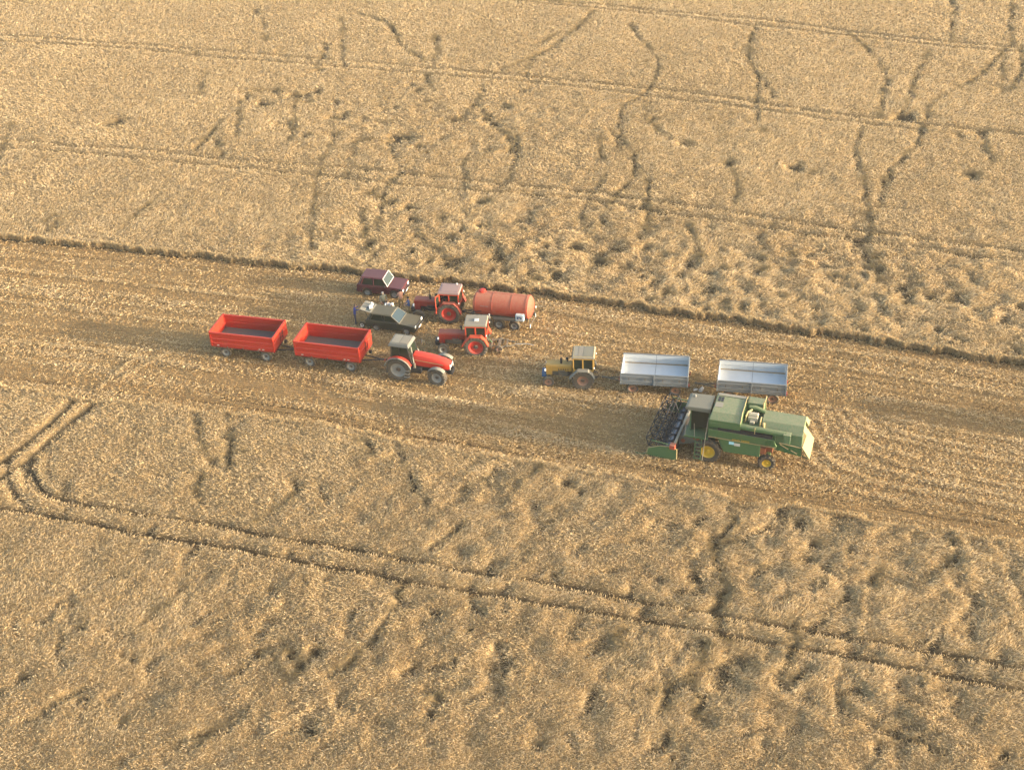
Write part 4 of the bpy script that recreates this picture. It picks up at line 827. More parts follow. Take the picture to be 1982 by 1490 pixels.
# blue and white box on the near flank
bx_ = MB().box(-1.95, -1.35, .86, 1.14, 1.02, 1.52).build('sign_box', 'cyan', t, .02)
MB().box(-1.92, -1.40, 1.142, 1.15, 1.06, 1.49).build('sign_face', 'white', bx_); MB().box(-1.92, -1.38, .87, 1.13, 1.522, 1.53).build('sign_top', 'white', bx_)
g_ = MB()
for x, z0, z1, wd in ((-1.50, 1.18, 1.40, .05), (-1.62, 1.30, 1.40, .09), (-1.72, 1.18, 1.40, .04), (-1.80, 1.24, 1.34, .04), (-1.60, 1.18, 1.24, .04)): g_.box(x - wd, x + wd, 1.152, 1.156, z0, z1)
g_.build('sign_mark', 'blue_paint', bx_)
for x, w_ in ((1.25, .16), (.98, .07), (.84, .05)): MB().hexa([(x - w_, .855, 1.74), (x + w_, .855, 1.74), (x + w_, .862, 1.74), (x - w_, .862, 1.74)], [(x - w_, .83, 1.83), (x + w_, .83, 1.83), (x + w_, .868, 1.83), (x - w_, .868, 1.83)]).build('decal', 'roof_pink', t)

# ------------------------------------------------------------------ cars
def arc_cut(cx, r, zb, n=8):
    return [(cx + r * math.cos(math.pi * (1 - i / n)), zb + r * math.sin(math.pi * (1 - i / n))) for i in range(n + 1)]
def car(name, label, loc, ang, paintm, dims, prof_top, gh, wheels_x, rim, wr=.33, sill=.30, tail_open=False, glassm='glass', bumper='black'):
    Lr, Lf, hw = dims                              # rear end, front end, half width
    t = thing(name, label, 'car', loc, ang)
    belt = dict(prof_top)
    prof = [(Lr, sill + .06)] + prof_top + [(Lf, sill + .06)]
    low = [(Lf - .1, sill)] + [p for cx in sorted(wheels_x, reverse=True) for p in arc_cut(cx, wr + .07, sill)[::-1]] + [(Lr + .08, sill)]
    body = prof + low
    m = MB(); n = len(body)
    # sides tuck in slightly above the beltline and below the doors
    def yy(z): return hw - .05 * sstep_s(.75, 1.05, z) - .03 * sstep_s(.5, .25, z)
    m.v = [(x, -yy(z), z) for x, z in body] + [(x, yy(z), z) for x, z in body]
    m.f = [tuple(range(n)), tuple(range(2 * n - 1, n - 1, -1))] + [(i, n + i, n + (i + 1) % n, (i + 1) % n) for i in range(n)]
    m.build('body', paintm, t, .03)
    # greenhouse: base quad and roof quad
    xr0, xf0, xr1, xf1, zb, zt, wb, wt = gh
    base = [(xr0, -wb, zb), (xf0, -wb, zb), (xf0, wb, zb), (xr0, wb, zb)]; top = [(xr1, -wt, zt), (xf1, -wt, zt), (xf1, wt, zt), (xr1, wt, zt)]
    fr = MB()
    for a, b in zip(base, top): fr.tube([a, b], .035, 6)
    for s in (-1, 1):
        xm = (xr0 + xf0) * .5 + .1; fr.tube([(xm, s * wb, zb), (xm, s * wt, zt)], .03, 6)
        xq = xr0 + .22; fr.tube([(xq, s * wb, zb), (xr1 + .2, s * wt, zt)], .05, 6)
    fr.build('pillar', paintm, t)
    MB().hexa([(xr1 - .06, -wt - .03, zt - .02), (xf1 + .06, -wt - .03, zt - .02), (xf1 + .06, wt + .03, zt - .02), (xr1 - .06, wt + .03, zt - .02)], [(xr1, -wt + .06, zt + .05), (xf1 - .04, -wt + .06, zt + .05), (xf1 - .04, wt - .06, zt + .05), (xr1, wt - .06, zt + .05)]).build('roof', paintm, t, .03)
    def lp(a, b, k): return tuple(a[i] + (b[i] - a[i]) * k for i in range(3))
    for s in (-1, 1):
        A, B = (xr0, s * wb, zb), (xf0, s * wb, zb); C, D = (xf1, s * wt, zt), (xr1, s * wt, zt)
        for u0, u1 in ((.05, .50), (.54, .96)):
            p = [lp(A, B, u0), lp(A, B, u1), lp(D, C, u1), lp(D, C, u0)]
            p = [lp(p[0], p[3], .06), lp(p[1], p[2], .06), lp(p[1], p[2], .93), lp(p[0], p[3], .93)]; pane(t, p, .012 * s, name='side_window')
    p = [base[1], base[2], top[2], top[1]]; pane(t, [lp(p[0], p[3], .05), lp(p[1], p[2], .05), lp(p[1], p[2], .93), lp(p[0], p[3], .93)], .014, 'glass_blue', 'windscreen')
    m = MB()
    for (a, b) in ((base[1], top[1]), (base[2], top[2]), (top[1], top[2]), (base[1], base[2])): m.tube([a, b], .022, 5)
    m.build('windscreen_trim', 'rim_white' if not tail_open else 'panel_pale', t, loc=(.02, 0, .01))
    MB().box(xr0 + .5, xr0 + .75, -.6, .6, zb - .35, zb + .12).box(xf0 - 1.05, xf0 - .8, -.55, -.1, zb - .35, zb + .25).box(xf0 - 1.05, xf0 - .8, .1, .55, zb - .35, zb + .25).build('seat', 'hub_dark', t, .05)
    for s in (-1, 1):
        MB().box(-.02 + (xr0 + xf0) / 2, xf0 - .02, s * (hw - .012), s * (hw + .008), sill + .1, zb - .06).build('door', paintm, t, .008)
        MB().box((xr0 + xf0) / 2 + .08, (xr0 + xf0) / 2 + .22, s * (hw + .008) - .01, s * (hw + .008) + .012, zb - .16, zb - .12).build('door_handle', 'black', t)
        MB().box(xf0 - .22, xf0 - .12, s * (hw + .10) - .07, s * (hw + .10) + .07, zb + .02, zb + .14).build('mirror', 'black', t, .02)
        MB().box(Lr + .3, Lf - .3, s * (hw + .006) - .006, s * (hw + .006) + .006, .62, .655).build('side_trim', 'black', t)
        MB().box(Lf - .03, Lf + .02, s * .62 - .11, s * .62 + .11, .62, .80).build('headlight', 'lamp', t, .01)
        MB().box(Lr - .02, Lr + .03, s * (hw - .17) - .08, s * (hw - .17) + .08, .62, .85).build('tail_lamp', 'rim_red', t)
        for x in wheels_x: wheel(t, x, s * (hw - .12), wr, .19, rim, .60, 0, 'tyre_dark', s, hub='rim_grey')
    for e, x in ((1, Lf), (-1, Lr)): MB().box(x - .02 if e > 0 else x - .10, x + .10 if e > 0 else x + .02, -hw + .06, hw - .06, .42, .54).build('bumper', bumper, t, .02)
    MB().box(Lf - .015, Lf + .012, -.48, .48, .62, .78).build('grille', 'black', t); MB().box(Lf + .101, Lf + .106, -.25, .25, .42, .53).build('number_plate', 'white', t)
    MB().box(Lr + .2, Lf - .2, -.5, .5, .22, .34).build('underbody', 'black', t)
    return t
def sstep_s(a, b, x):
    k = min(1, max(0, (x - a) / (b - a))); return k * k * (3 - 2 * k)
l = at((711.6, 574), -16, .83, -1)
nv = car('off_road_car', 'maroon boxy off-road car parked by the edge of the standing wheat', l, -16, 'maroon', (-.82, 2.90, .84),
    [(-.84, .55), (-.80, .98), (-.74, 1.02), (1.66, 1.02), (1.74, 1.0), (2.86, .93), (2.90, .86)], (-.70, 1.68, -.42, 1.34, 1.01, 1.60, .77, .69), (0, 2.20), 'rim_grey', .345, .36)
l = at((728.5, 641), -19, .80, -1)
gc = car('hatchback_car', 'dusty dark green hatchback with its tailgate raised beside the trailers', l, -19, 'dark_green', (-.80, 3.12, .82),
    [(-.82, .5), (-.80, .86), (-.74, .90), (1.85, .92), (3.04, .78), (3.12, .70)], (-.66, 1.88, -.40, 1.25, .90, 1.40, .75, .66), (0, 2.42), 'rim_grey', .31, .26, tail_open=True)
gc['label'] = 'dusty dark green hatchback with its tailgate raised beside the trailers'
# raised tailgate, hinged at the back of the roof, with its glass
m = MB(); a = R(12); tg0, tg1 = -.36, -1.26
def tgp(x, y, dz=0): return (x, y, 1.42 + (tg0 - x) * .22 + dz)
for x0_, x1_, y0_, y1_ in ((tg0, tg0 - .12, -.62, .62), (-1.16, tg1, -.62, .62), (tg0, tg1, -.64, -.54), (tg0, tg1, .54, .64), (-.86, -1.16, -.55, .55)):
    m.hexa([tgp(x0_, y0_), tgp(x1_, y0_), tgp(x1_, y1_), tgp(x0_, y1_)], [tgp(x0_, y0_, .04), tgp(x1_, y0_, .04), tgp(x1_, y1_, .04), tgp(x0_, y1_, .04)])
tgm = m.build('tailgate', 'fender_grey', gc); pane(tgm, [tgp(-.48, -.54, .02), tgp(-.86, -.54, .02), tgp(-.86, .54, .02), tgp(-.48, .54, .02)], .012, 'glass_blue', 'tailgate_glass')
for s in (-1, 1): MB().tube([(-.62, s * .60, .95), (-.85, s * .60, 1.5)], .014, 5).build('gas_strut', 'black', gc)
MB().box(-.74, -.55, -.6, .6, .60, .66).build('boot_floor', 'black', gc)

def ploc(obj, p):     # local point of a vehicle in world space
    a = obj.rotation_euler.z; return (obj.location.x + p[0] * math.cos(a) - p[1] * math.sin(a), obj.location.y + p[0] * math.sin(a) + p[1] * math.cos(a), obj.location.z + p[2])
# things laid on the car
b_ = MB().lathe([(.03, 0), (.11, 0), (.11, .20), (.05, .25), (.04, .28), (.02, .28)], 'z', (0, 0, 0), 16).build('jug', 'white', smooth=True); b_.location = ploc(gc, tgp(-.62, .28, .05))
tag(b_, 'round white plastic jug standing on the raised tailgate of the green car', 'jug')
b_ = MB().box(-.13, .13, -.10, .10, 0, .22).tube([(-.05, 0, .22), (-.05, 0, .28), (.05, 0, .28), (.05, 0, .22)], .02, 6).build('canister', 'white', None, .03); b_.location = ploc(gc, tgp(-.58, -.08, .05)); b_.rotation_euler = (0, 0, .4)
tag(b_, 'square white canister on the raised tailgate, nearest the car roof', 'canister')
# spare wheel standing on edge by the man in blue
g = G(702, 634); sw = thing('spare_wheel', 'white-rimmed spare wheel standing upright by the feet of the man in blue', 'wheel', (g[0], g[1], 0), -20)
wheel(sw, 0, 0, .25, .14, 'rim_white', .62, 0, 'tyre_dark', -1, hub='hub_dark', name='hub')

# ------------------------------------------------------------------ harvester
def combine(label, loc, ang, detail=True):
    t = thing('combine_harvester', label, 'combine harvester', loc, ang)
    # hull
    MB().prism([(-3.05, .95), (-.95, .95), (-.75, 1.25), (-.55, 1.86), (.05, 1.86), (.05, 2.62), (-4.1, 2.62), (-4.1, 1.86), (-3.2, 1.86)], -1.22, 1.22).build('hull', 'green', t, .02)
    # flared side shields (near and far), with the gold line along the foot
    for s in (-1, 1):
        MB().hexa([(-4.25, s * 1.40, 1.90), (.02, s * 1.42, 1.98), (.02, s * 1.24, 1.98), (-4.25, s * 1.24, 1.90)], [(-4.05, s * 1.50, 2.40), (.02, s * 1.50, 2.50), (.02, s * 1.44, 2.50), (-4.05, s * 1.44, 2.40)]).build('side_shield', 'green', t, .02)
        MB().hexa([(-4.22, s * 1.40, 1.84), (0, s * 1.42, 1.93), (0, s * 1.45, 1.93), (-4.22, s * 1.43, 1.84)], [(-4.22, s * 1.40, 1.88), (0, s * 1.42, 1.975), (0, s * 1.45, 1.975), (-4.22, s * 1.43, 1.88)]).build('trim_strip', 'cream', t)
        MB().prism([(-3.25, 1.0), (-.98, .98), (-.72, 1.84), (-3.25, 1.84)], s * 1.33 - .03, s * 1.33 + .03).build('lower_panel', 'green', t, .01)
    MB().box(-1.62, -1.30, 1.362, 1.372, 1.60, 1.78).build('decal', 'cyan', t); MB().box(-2.0, -1.63, 1.362, 1.372, 1.55, 1.73).build('decal', 'white', t)
    text_mesh('JOHN DEERE', .19, 'yellow_rim', t, (-2.05, 1.505, 2.02), (R(90) , 0, R(180)))
    # grain tank with folding lid
    MB().hexa([(-1.95, -1.45, 2.62), (.05, -1.45, 2.62), (.05, 1.40, 2.62), (-1.95, 1.40, 2.62)], [(-1.95, -1.48, 3.12), (.02, -1.48, 3.12), (.02, 1.46, 3.12), (-1.95, 1.46, 3.12)]).build('grain_tank', 'green', t, .02)
    MB().hexa([(-1.93, -.72, 3.125), (.0, -.72, 3.125), (.0, 1.44, 3.125), (-1.93, 1.44, 3.125)], [(-1.93, -.72, 3.42), (-.10, -.72, 3.42), (-.10, 1.02, 3.42), (-1.93, 1.02, 3.42)]).build('tank_cover', 'green_pale', t, .02)
    MB().hexa([(-1.90, -1.46, 3.125), (-.02, -1.46, 3.125), (-.02, -.74, 3.125), (-1.90, -.74, 3.125)], [(-1.90, -1.30, 3.26), (-.12, -1.30, 3.26), (-.12, -.74, 3.43), (-1.90, -.74, 3.43)]).build('tank_cover', 'panel_pale', t, .02, label='dusty pale far flap of the tank cover')
    for x in (-.30, -.50): MB().box(x - .075, x + .075, -.62, -.12, 3.422, 3.432).build('vent', 'black', t)
    MB().box(-.62, -.14, .0, .50, 3.422, 3.436).build('cover_patch', 'panel_pale', t)
    MB().box(-1.9, -.14, 1.03, 1.08, 3.33, 3.36).box(-1.9, -.14, -.735, -.725, 3.43, 3.45).build('cover_seam', 'green_dark', t)
    MB().tube([(-1.94, -1.45, 3.2), (-1.94, -.7, 3.45), (-1.94, 1.0, 3.45), (-1.94, 1.42, 3.15)], .03, 6).build('tank_edge', 'cream', t)
    # unloading auger folded along the flank
    o = MB().tube([(-.05, 1.30, 2.84), (-.7, 1.28, 2.90), (-4.75, 1.24, 2.74)], .17, 16).build('unloading_auger', 'green', t, smooth=True)
    MB().prism([(-4.70, 2.30), (-5.05, 2.32), (-5.05, 2.86), (-4.60, 2.86)], 1.10, 1.50).build('auger_spout', 'green_pale', t, .02); MB().box(-5.06, -5.02, 1.14, 1.46, 2.36, 2.82).build('spout_mouth', 'black', t)
    MB().box(-3.95, -.55, 1.225, 1.41, 2.40, 2.60).build('auger_gap_shade', 'black', t)  # black strip painting in the shade of the gap beneath the folded auger
    for x in (-1.0, -2.0, -3.0): MB().box(x - .008, x + .008, 1.362, 1.368, 1.02, 1.82).build('panel_seam', 'green_dark', t)
    for k in range(6): MB().box(-3.62 - k * .06, -3.59 - k * .06, 1.455, 1.50, 2.05, 2.30).build('louvre', 'green_dark', t)
    MB().tube([(-2.85, 1.40, 2.58), (-2.85, 1.40, 2.98)], .035, 6).build('auger_rest', 'cream', t)
    # engine bay behind the tank
    MB().box(-3.12, -1.98, -1.40, 1.10, 2.60, 2.70).build('engine_deck', 'green_dark', t)
    MB().hexa([(-3.05, -1.45, 2.70), (-2.0, -1.45, 2.70), (-2.0, -.62, 2.70), (-3.05, -.62, 2.70)], [(-3.05, -1.42, 3.25), (-2.0, -1.42, 3.25), (-2.0, -.72, 3.25), (-3.05, -.72, 3.25)]).build('radiator_housing', 'green_pale', t, .03)
    MB().box(-2.95, -2.1, -.62, -.57, 2.72, 3.1).build('radiator_grille', 'green_dark', t)
    m = MB().box(-2.85, -2.25, -.10, .45, 2.70, 3.02).lathe([(.16, -.3), (.16, .3)], 'x', (-2.55, .18, 3.04), 16).box(-2.7, -2.4, .45, .75, 2.72, 2.9); m.build('engine', 'engine', t, .03)
    MB().tube([(-2.12, .55, 2.75), (-2.12, .5, 3.05), (-2.18, .2, 3.18), (-2.4, -.1, 3.2)], .06, 8).build('intake_pipe', 'cream', t)
    MB().tube([(-2.2, -.30, 3.2), (-2.6, -.32, 3.22), (-3.2, -.30, 3.05)], .13, 12).build('exhaust_muffler', 'green', t, smooth=True)
    MB().tube([(-3.08, .95, 2.62), (-3.08, .95, 3.15), (-3.08, .55, 3.2)], .05, 8).build('rail_post', 'cream', t)
    MB().tube([(-3.02, -.70, 2.7), (-3.02, -.70, 3.4)], .05, 8).tube([(-3.08, -1.40, 2.7), (-3.08, -1.40, 3.42), (-3.08, -.72, 3.42)], .035, 8).build('guard_rail', 'cream', t)
    MB().lathe([(.05, 0), (.11, .0), (.11, .24), (.05, .3)], 'z', (-3.28, .85, 2.75), 12).build('air_filter', 'cream', t)
    # straw hood
    MB().prism_x([(-1.02, 1.95), (-1.02, 2.62), (-.55, 3.02), (.55, 3.02), (1.02, 2.62), (1.02, 1.95)], -5.75, -3.15).build('straw_hood', 'green_pale', t, .03)
    MB().prism([(-5.75, 1.25), (-5.72, 1.94), (-3.2, 1.94), (-4.2, 1.45)], -1.0, 1.0).build('hood_skirt', 'green_dark', t, .02)
    for s in (-1, 1):
        MB().tube([(-4.35, s * 1.04, 2.0), (-5.70, s * 1.04, 1.88)], .04, 4).build('skirt_rail', 'cream', t); MB().tube([(-4.4, s * 1.05, 1.92), (-4.95, s * 1.05, 1.66)], .035, 4).build('belt_guard', 'cream', t); MB().tube([(-5.1, s * 1.05, 1.62), (-5.5, s * 1.05, 1.45)], .035, 4).build('belt_guard', 'cream', t)
        MB().hexa([(-5.74, s * 1.03, 1.95), (-5.80, s * 1.03, 1.95), (-5.80, s * .3, 1.95), (-5.74, s * .3, 1.95)], [(-5.74, s * .80, 2.85), (-5.95, s * .80, 2.62), (-5.95, s * .2, 2.62), (-5.74, s * .2, 2.95)]).build('rear_flap', 'cream', t)
    MB().hexa([(-5.72, -1.05, 1.92), (-5.72, 1.05, 1.92), (-5.76, 1.05, 1.98), (-5.76, -1.05, 1.98)], [(-6.25, -1.1, 1.18), (-6.25, 1.1, 1.18), (-6.30, 1.1, 1.24), (-6.30, -1.1, 1.24)]).build('straw_deflector', 'cream', t)
    MB().tube([(-5.75, .9, 1.3), (-6.2, .95, 1.15)], .03, 5).tube([(-5.75, -.9, 1.3), (-6.2, -.95, 1.15)], .03, 5).build('deflector_stay', 'green_dark', t)
    # frames, axles, wheels
    MB().box(-.2, .2, -1.1, 1.1, .7, 1.1).box(-3.82, -3.58, -1.1, 1.1, .48, .66).build('axle', 'green_dark', t, .02); MB().prism([(-3.9, .6), (-3.4, .6), (-3.2, 1.5), (-3.9, 1.5)], -.25, .25).build('axle_frame', 'rust', t)
    MB().box(-3.55, -3.15, .6, 1.05, 1.0, 1.45).build('belt_drive', 'rust', t, .03)
    for s in (-1, 1): wheel(t, 0, s * 1.22, .80, .52, 'yellow_rim', .58, 18, 'tyre_dark', s, hub='yellow_rim'); wheel(t, -3.70, s * 1.15, .52, .34, 'yellow_rim', .54, 14, 'tyre_dark', s, hub='yellow_rim', steer=6)
    # cab
    cx0, cx1, cy0, cy1 = .12, 1.30, -.62, .66
    MB().box(.06, 1.55, -.75, 1.35, 1.62, 1.72).build('platform', 'green_dark', t, .01)
    fr = MB()
    for x, y in ((cx0, cy0), (cx1, cy0), (cx1, cy1), (cx0, cy1)): fr.box(x - .04, x + .04, y - .04, y + .04, 1.72, 3.08)
    fr.build('cab_frame', 'green', t)
    pane(t, [(cx1, cy0 + .04, 1.75), (cx1, cy1 - .04, 1.75), (cx1, cy1 - .04, 3.05), (cx1, cy0 + .04, 3.05)], .02, name='windscreen')
    pane(t, [(cx0 + .04, cy1, 2.1), (cx1 - .04, cy1, 1.75), (cx1 - .04, cy1, 3.05), (cx0 + .04, cy1, 3.05)], -.02); pane(t, [(cx0 + .04, cy0, 1.75), (cx1 - .04, cy0, 1.75), (cx1 - .04, cy0, 3.05), (cx0 + .04, cy0, 3.05)], .02)
    MB().box(.3, .75, -.22, .3, 1.72, 2.2).box(.2, .34, -.22, .3, 2.1, 2.7).build('seat', 'hub_dark', t, .05); MB().tube([(1.1, .05, 1.72), (.9, .05, 2.3)], .04, 7).lathe([(.17, -.015), (.2, 0), (.17, .015)], 'z', (.88, .05, 2.32), 16).build('steering_wheel', 'black', t)
    MB().prism([(.05, 3.09), (1.48, 3.09), (1.66, 3.16), (1.66, 3.26), (1.52, 3.34), (.05, 3.38)], -.74, .80).build('cab_roof', 'cab_grey', t, .05); MB().lathe([(.07, 0), (.07, .11), (.03, .14)], 'z', (1.25, -.35, 3.34), 12).build('beacon', 'rim_grey', t)
    MB().tube([(1.4, .75, 3.0), (1.75, 1.05, 2.9), (1.75, 1.05, 2.4)], .02, 5).box(1.72, 1.76, .93, 1.17, 2.3, 2.7).build('mirror', 'black', t); MB().tube([(1.4, -.75, 3.0), (1.75, -1.05, 2.9), (1.75, -1.05, 2.4)], .02, 5).box(1.72, 1.76, -1.17, -.93, 2.3, 2.7).build('mirror', 'black', t)
    # ladder and handrail on the near side
    m = MB()
    for x in (.42, .82): m.tube([(x, 1.38, 1.65), (x, 1.62, .22)], .03, 6)
    for k in range(5): m.box(.42, .82, 1.36 + .045 * k * 1.05, 1.46 + .045 * k * 1.05, 1.38 - k * .27, 1.41 - k * .27)
    m.build('ladder', 'green', t)
    MB().tube([(.30, 1.60, .18), (.22, 1.52, 1.4), (.10, 1.42, 2.7), (.08, 1.2, 3.05)], .028, 7).tube([(1.5, 1.34, 1.72), (1.5, 1.34, 2.7), (1.3, .75, 2.95)], .022, 6).tube([(.9, 1.34, 1.72), (.95, 1.32, 2.6)], .02, 6).build('handrail', 'panel_pale', t)
    # feeder house
    MB().hexa([(.4, -.62, .85), (2.0, -.62, .35), (2.0, .55, .35), (.4, .55, .85)], [(.4, -.62, 1.60), (2.0, -.62, 1.02), (2.0, .55, 1.02), (.4, .55, 1.60)]).build('feeder_house', 'cab_grey', t, .02)
    MB().lathe([(.05, 0), (.22, 0), (.22, .06), (.05, .06)], 'y', (.9, .56, 1.15), 18).lathe([(.05, 0), (.14, 0), (.14, .06), (.05, .06)], 'y', (1.75, .56, .75), 18).build('pulley', 'rust', t)
    # cutting header, a shade askew and offset to the far side
    HY0, HY1 = -2.95, 1.95
    h = thing('tmp', '', '', (0, 0, 0)); del h['label'], h['category']; h.name = 'header'; h.parent = t; h.location = (0, 0, 0); h.rotation_euler = (0, 0, R(-2.5))
    def hb(mb, name, mat, **k): return mb.build(name, mat, h, **k)
    hb(MB().box(1.98, 2.06, HY0, HY1, .22, 1.12), 'back_wall', 'black'); hb(MB().box(1.93, 2.08, HY0, HY1, 1.125, 1.25), 'top_beam', 'panel_pale', bevel=.01); hb(MB().prism([(2.05, .22), (2.4, .12), (3.3, .10), (3.3, .15), (2.4, .18), (2.07, .30)], HY0, HY1), 'trough', 'black')
    hb(MB().lathe([(.28, HY0 + .05), (.28, HY1 - .05)], 'y', (2.48, 0, .52), 24), 'auger', 'blue_steel', smooth=True)
    m = MB(); turns = 3; L_ = (HY1 - HY0) / 2; npt = 26; mid = (HY0 + HY1) / 2 + .35
    for e in (-1, 1):
        ye = HY1 - .08 if e > 0 else HY0 + .08; ring = []
        N = turns * npt
        for i in range(N):
            a = 2 * math.pi * i / npt * e; y = ye + (mid - ye) * i / N
            for r in (.27, .37): m.v.append((2.48 + r * math.cos(a), y, .52 + r * math.sin(a)))
        b0 = len(m.v) - 2 * N
        for i in range(N - 1): m.f.append((b0 + 2 * i, b0 + 2 * i + 1, b0 + 2 * i + 3, b0 + 2 * i + 2))
    o = hb(m, 'auger_flight', 'blue_steel'); so = o.modifiers.new('thickness', 'SOLIDIFY'); so.thickness = .012
    for y, s in ((HY0, -1), (HY1, 1)):
        hb(MB().prism([(1.85, .08), (3.3, .04), (3.75, .15), (3.65, .66), (2.9, .98), (2.15, 1.05), (1.85, .95)], y - .03, y + .03), 'end_sheet', 'green', bevel=.01)
        hb(MB().tube([(1.83, y, .95), (2.15, y, 1.09), (2.9, y, 1.01), (3.68, y, .68), (3.78, y, .18)], .035, 5).tube([(1.82, y, .95), (1.82, y, .15)], .045, 5), 'end_trim', 'cream' if s > 0 else 'green')
        hb(MB().tube([(3.7, y, .25), (4.1, y + s * .05, .10), (4.5, y + s * .02, .12)], .035, 5), 'crop_divider', 'green_dark'); hb(MB().tube([(2.0, y, 1.2), (3.45, y, 1.32)], .045, 6), 'reel_arm', 'green_dark')
        hb(MB().box(1.9, 2.25, y - .18, y + .18, 1.0, 1.3), 'drive_cover', 'tank_red', bevel=.02)
    m = MB()
    for k in range(46): y = HY0 + .08 + k * .1; m.hexa([(3.28, y - .02, .09), (3.28, y + .02, .09), (3.28, y + .02, .13), (3.28, y - .02, .13)], [(3.42, y - .004, .10), (3.42, y + .004, .10), (3.42, y + .004, .11), (3.42, y - .004, .11)])
    hb(m, 'knife_guard', 'rim_grey')
    # reel: six spiders, six bats with tines
    rx, rz, rr_ = 3.30, 1.22, .58; ph = R(12)
    pts = [(rx + rr_ * math.cos(ph + k * math.pi / 3), rz + rr_ * math.sin(ph + k * math.pi / 3)) for k in range(6)]
    for k in range(6): 
        bat = hb(MB().tube([(pts[k][0], HY0 + .15, pts[k][1]), (pts[k][0], HY1 - .15, pts[k][1])], .028, 6), 'reel_bat', 'black')
        tm = MB()
        for j in range(18): y = HY0 + .2 + j * .25; tm.box(pts[k][0] - .005, pts[k][0] + .005, y - .005, y + .005, pts[k][1] - .14, pts[k][1])
        tm.build('tine', 'black', bat)['kind'] = 'stuff'
    hb(MB().tube([(rx, HY0 + .05, rz), (rx, HY1 - .05, rz)], .055, 8), 'reel_shaft', 'black')
    for j in range(6):
        y = HY0 + .15 + j * (HY1 - HY0 - .3) / 5; m = MB()
        for k in range(6):
            a, b2 = pts[k], pts[(k + 1) % 6]; m.tube([(a[0], y, a[1]), (b2[0], y, b2[1])], .040, 5); m.tube([(rx, y, rz), (a[0], y, a[1])], .034, 5)
        hb(m, 'reel_spider', 'black')
    seen_me = set()
    def lift(o):                 # the hull stands a little taller above the axles
        for ch in o.children:
            if ch.name.startswith(('wheel', 'header')): continue
            if ch.type == 'MESH' and ch.data not in seen_me and not ch.name.startswith('lettering'):
                seen_me.add(ch.data)
                for v in ch.data.vertices:
                    if v.co.z > 1.3: v.co.z += (v.co.z - 1.3) * .15
            if ch.name.startswith('lettering'): ch.location.z += (ch.location.z - 1.3) * .15
            lift(ch)
    lift(t)
    return t
cb = at((1368, 895), 160.1, 1.50, 1)
combine('green combine harvester with its black reel header facing the empty cut strip', cb, 160.1)

# a second machine stands beyond the right-hand edge; only its long shadow comes into the picture
g = G(1640, 787); s2 = (g[0] + 17.9 + 3.6, g[1] - 5.3 - 1.0)
t = thing('grain_lorry', 'tall dark grain lorry parked in the stubble beyond the right edge', 'lorry', (s2[0], s2[1], 0), -17)
MB().box(-3.6, 2.2, -1.2, 1.2, 1.2, 3.0).build('grain_body', 'slate', t, .03); MB().box(-3.7, 2.3, -1.25, 1.25, 3.002, 3.1).build('body_rail', 'slate', t)
MB().prism([(2.4, .7), (4.4, .7), (4.45, 1.6), (4.1, 2.7), (2.4, 2.75)], -1.15, 1.15).build('cab', 'blue_paint', t, .05); MB().box(-3.6, 4.3, -.45, .45, .6, .85).build('chassis', 'chassis', t)
pane(t, [(4.44, -1.0, 1.7), (4.44, 1.0, 1.7), (4.13, 1.0, 2.6), (4.13, -1.0, 2.6)], .012, name='windscreen')
for x in (-2.6, -1.4, 3.5):
    for s in (-1, 1): wheel(t, x, s * 1.0, .5, .28, 'rim_grey', .6, 0, 'tyre_dark', s)

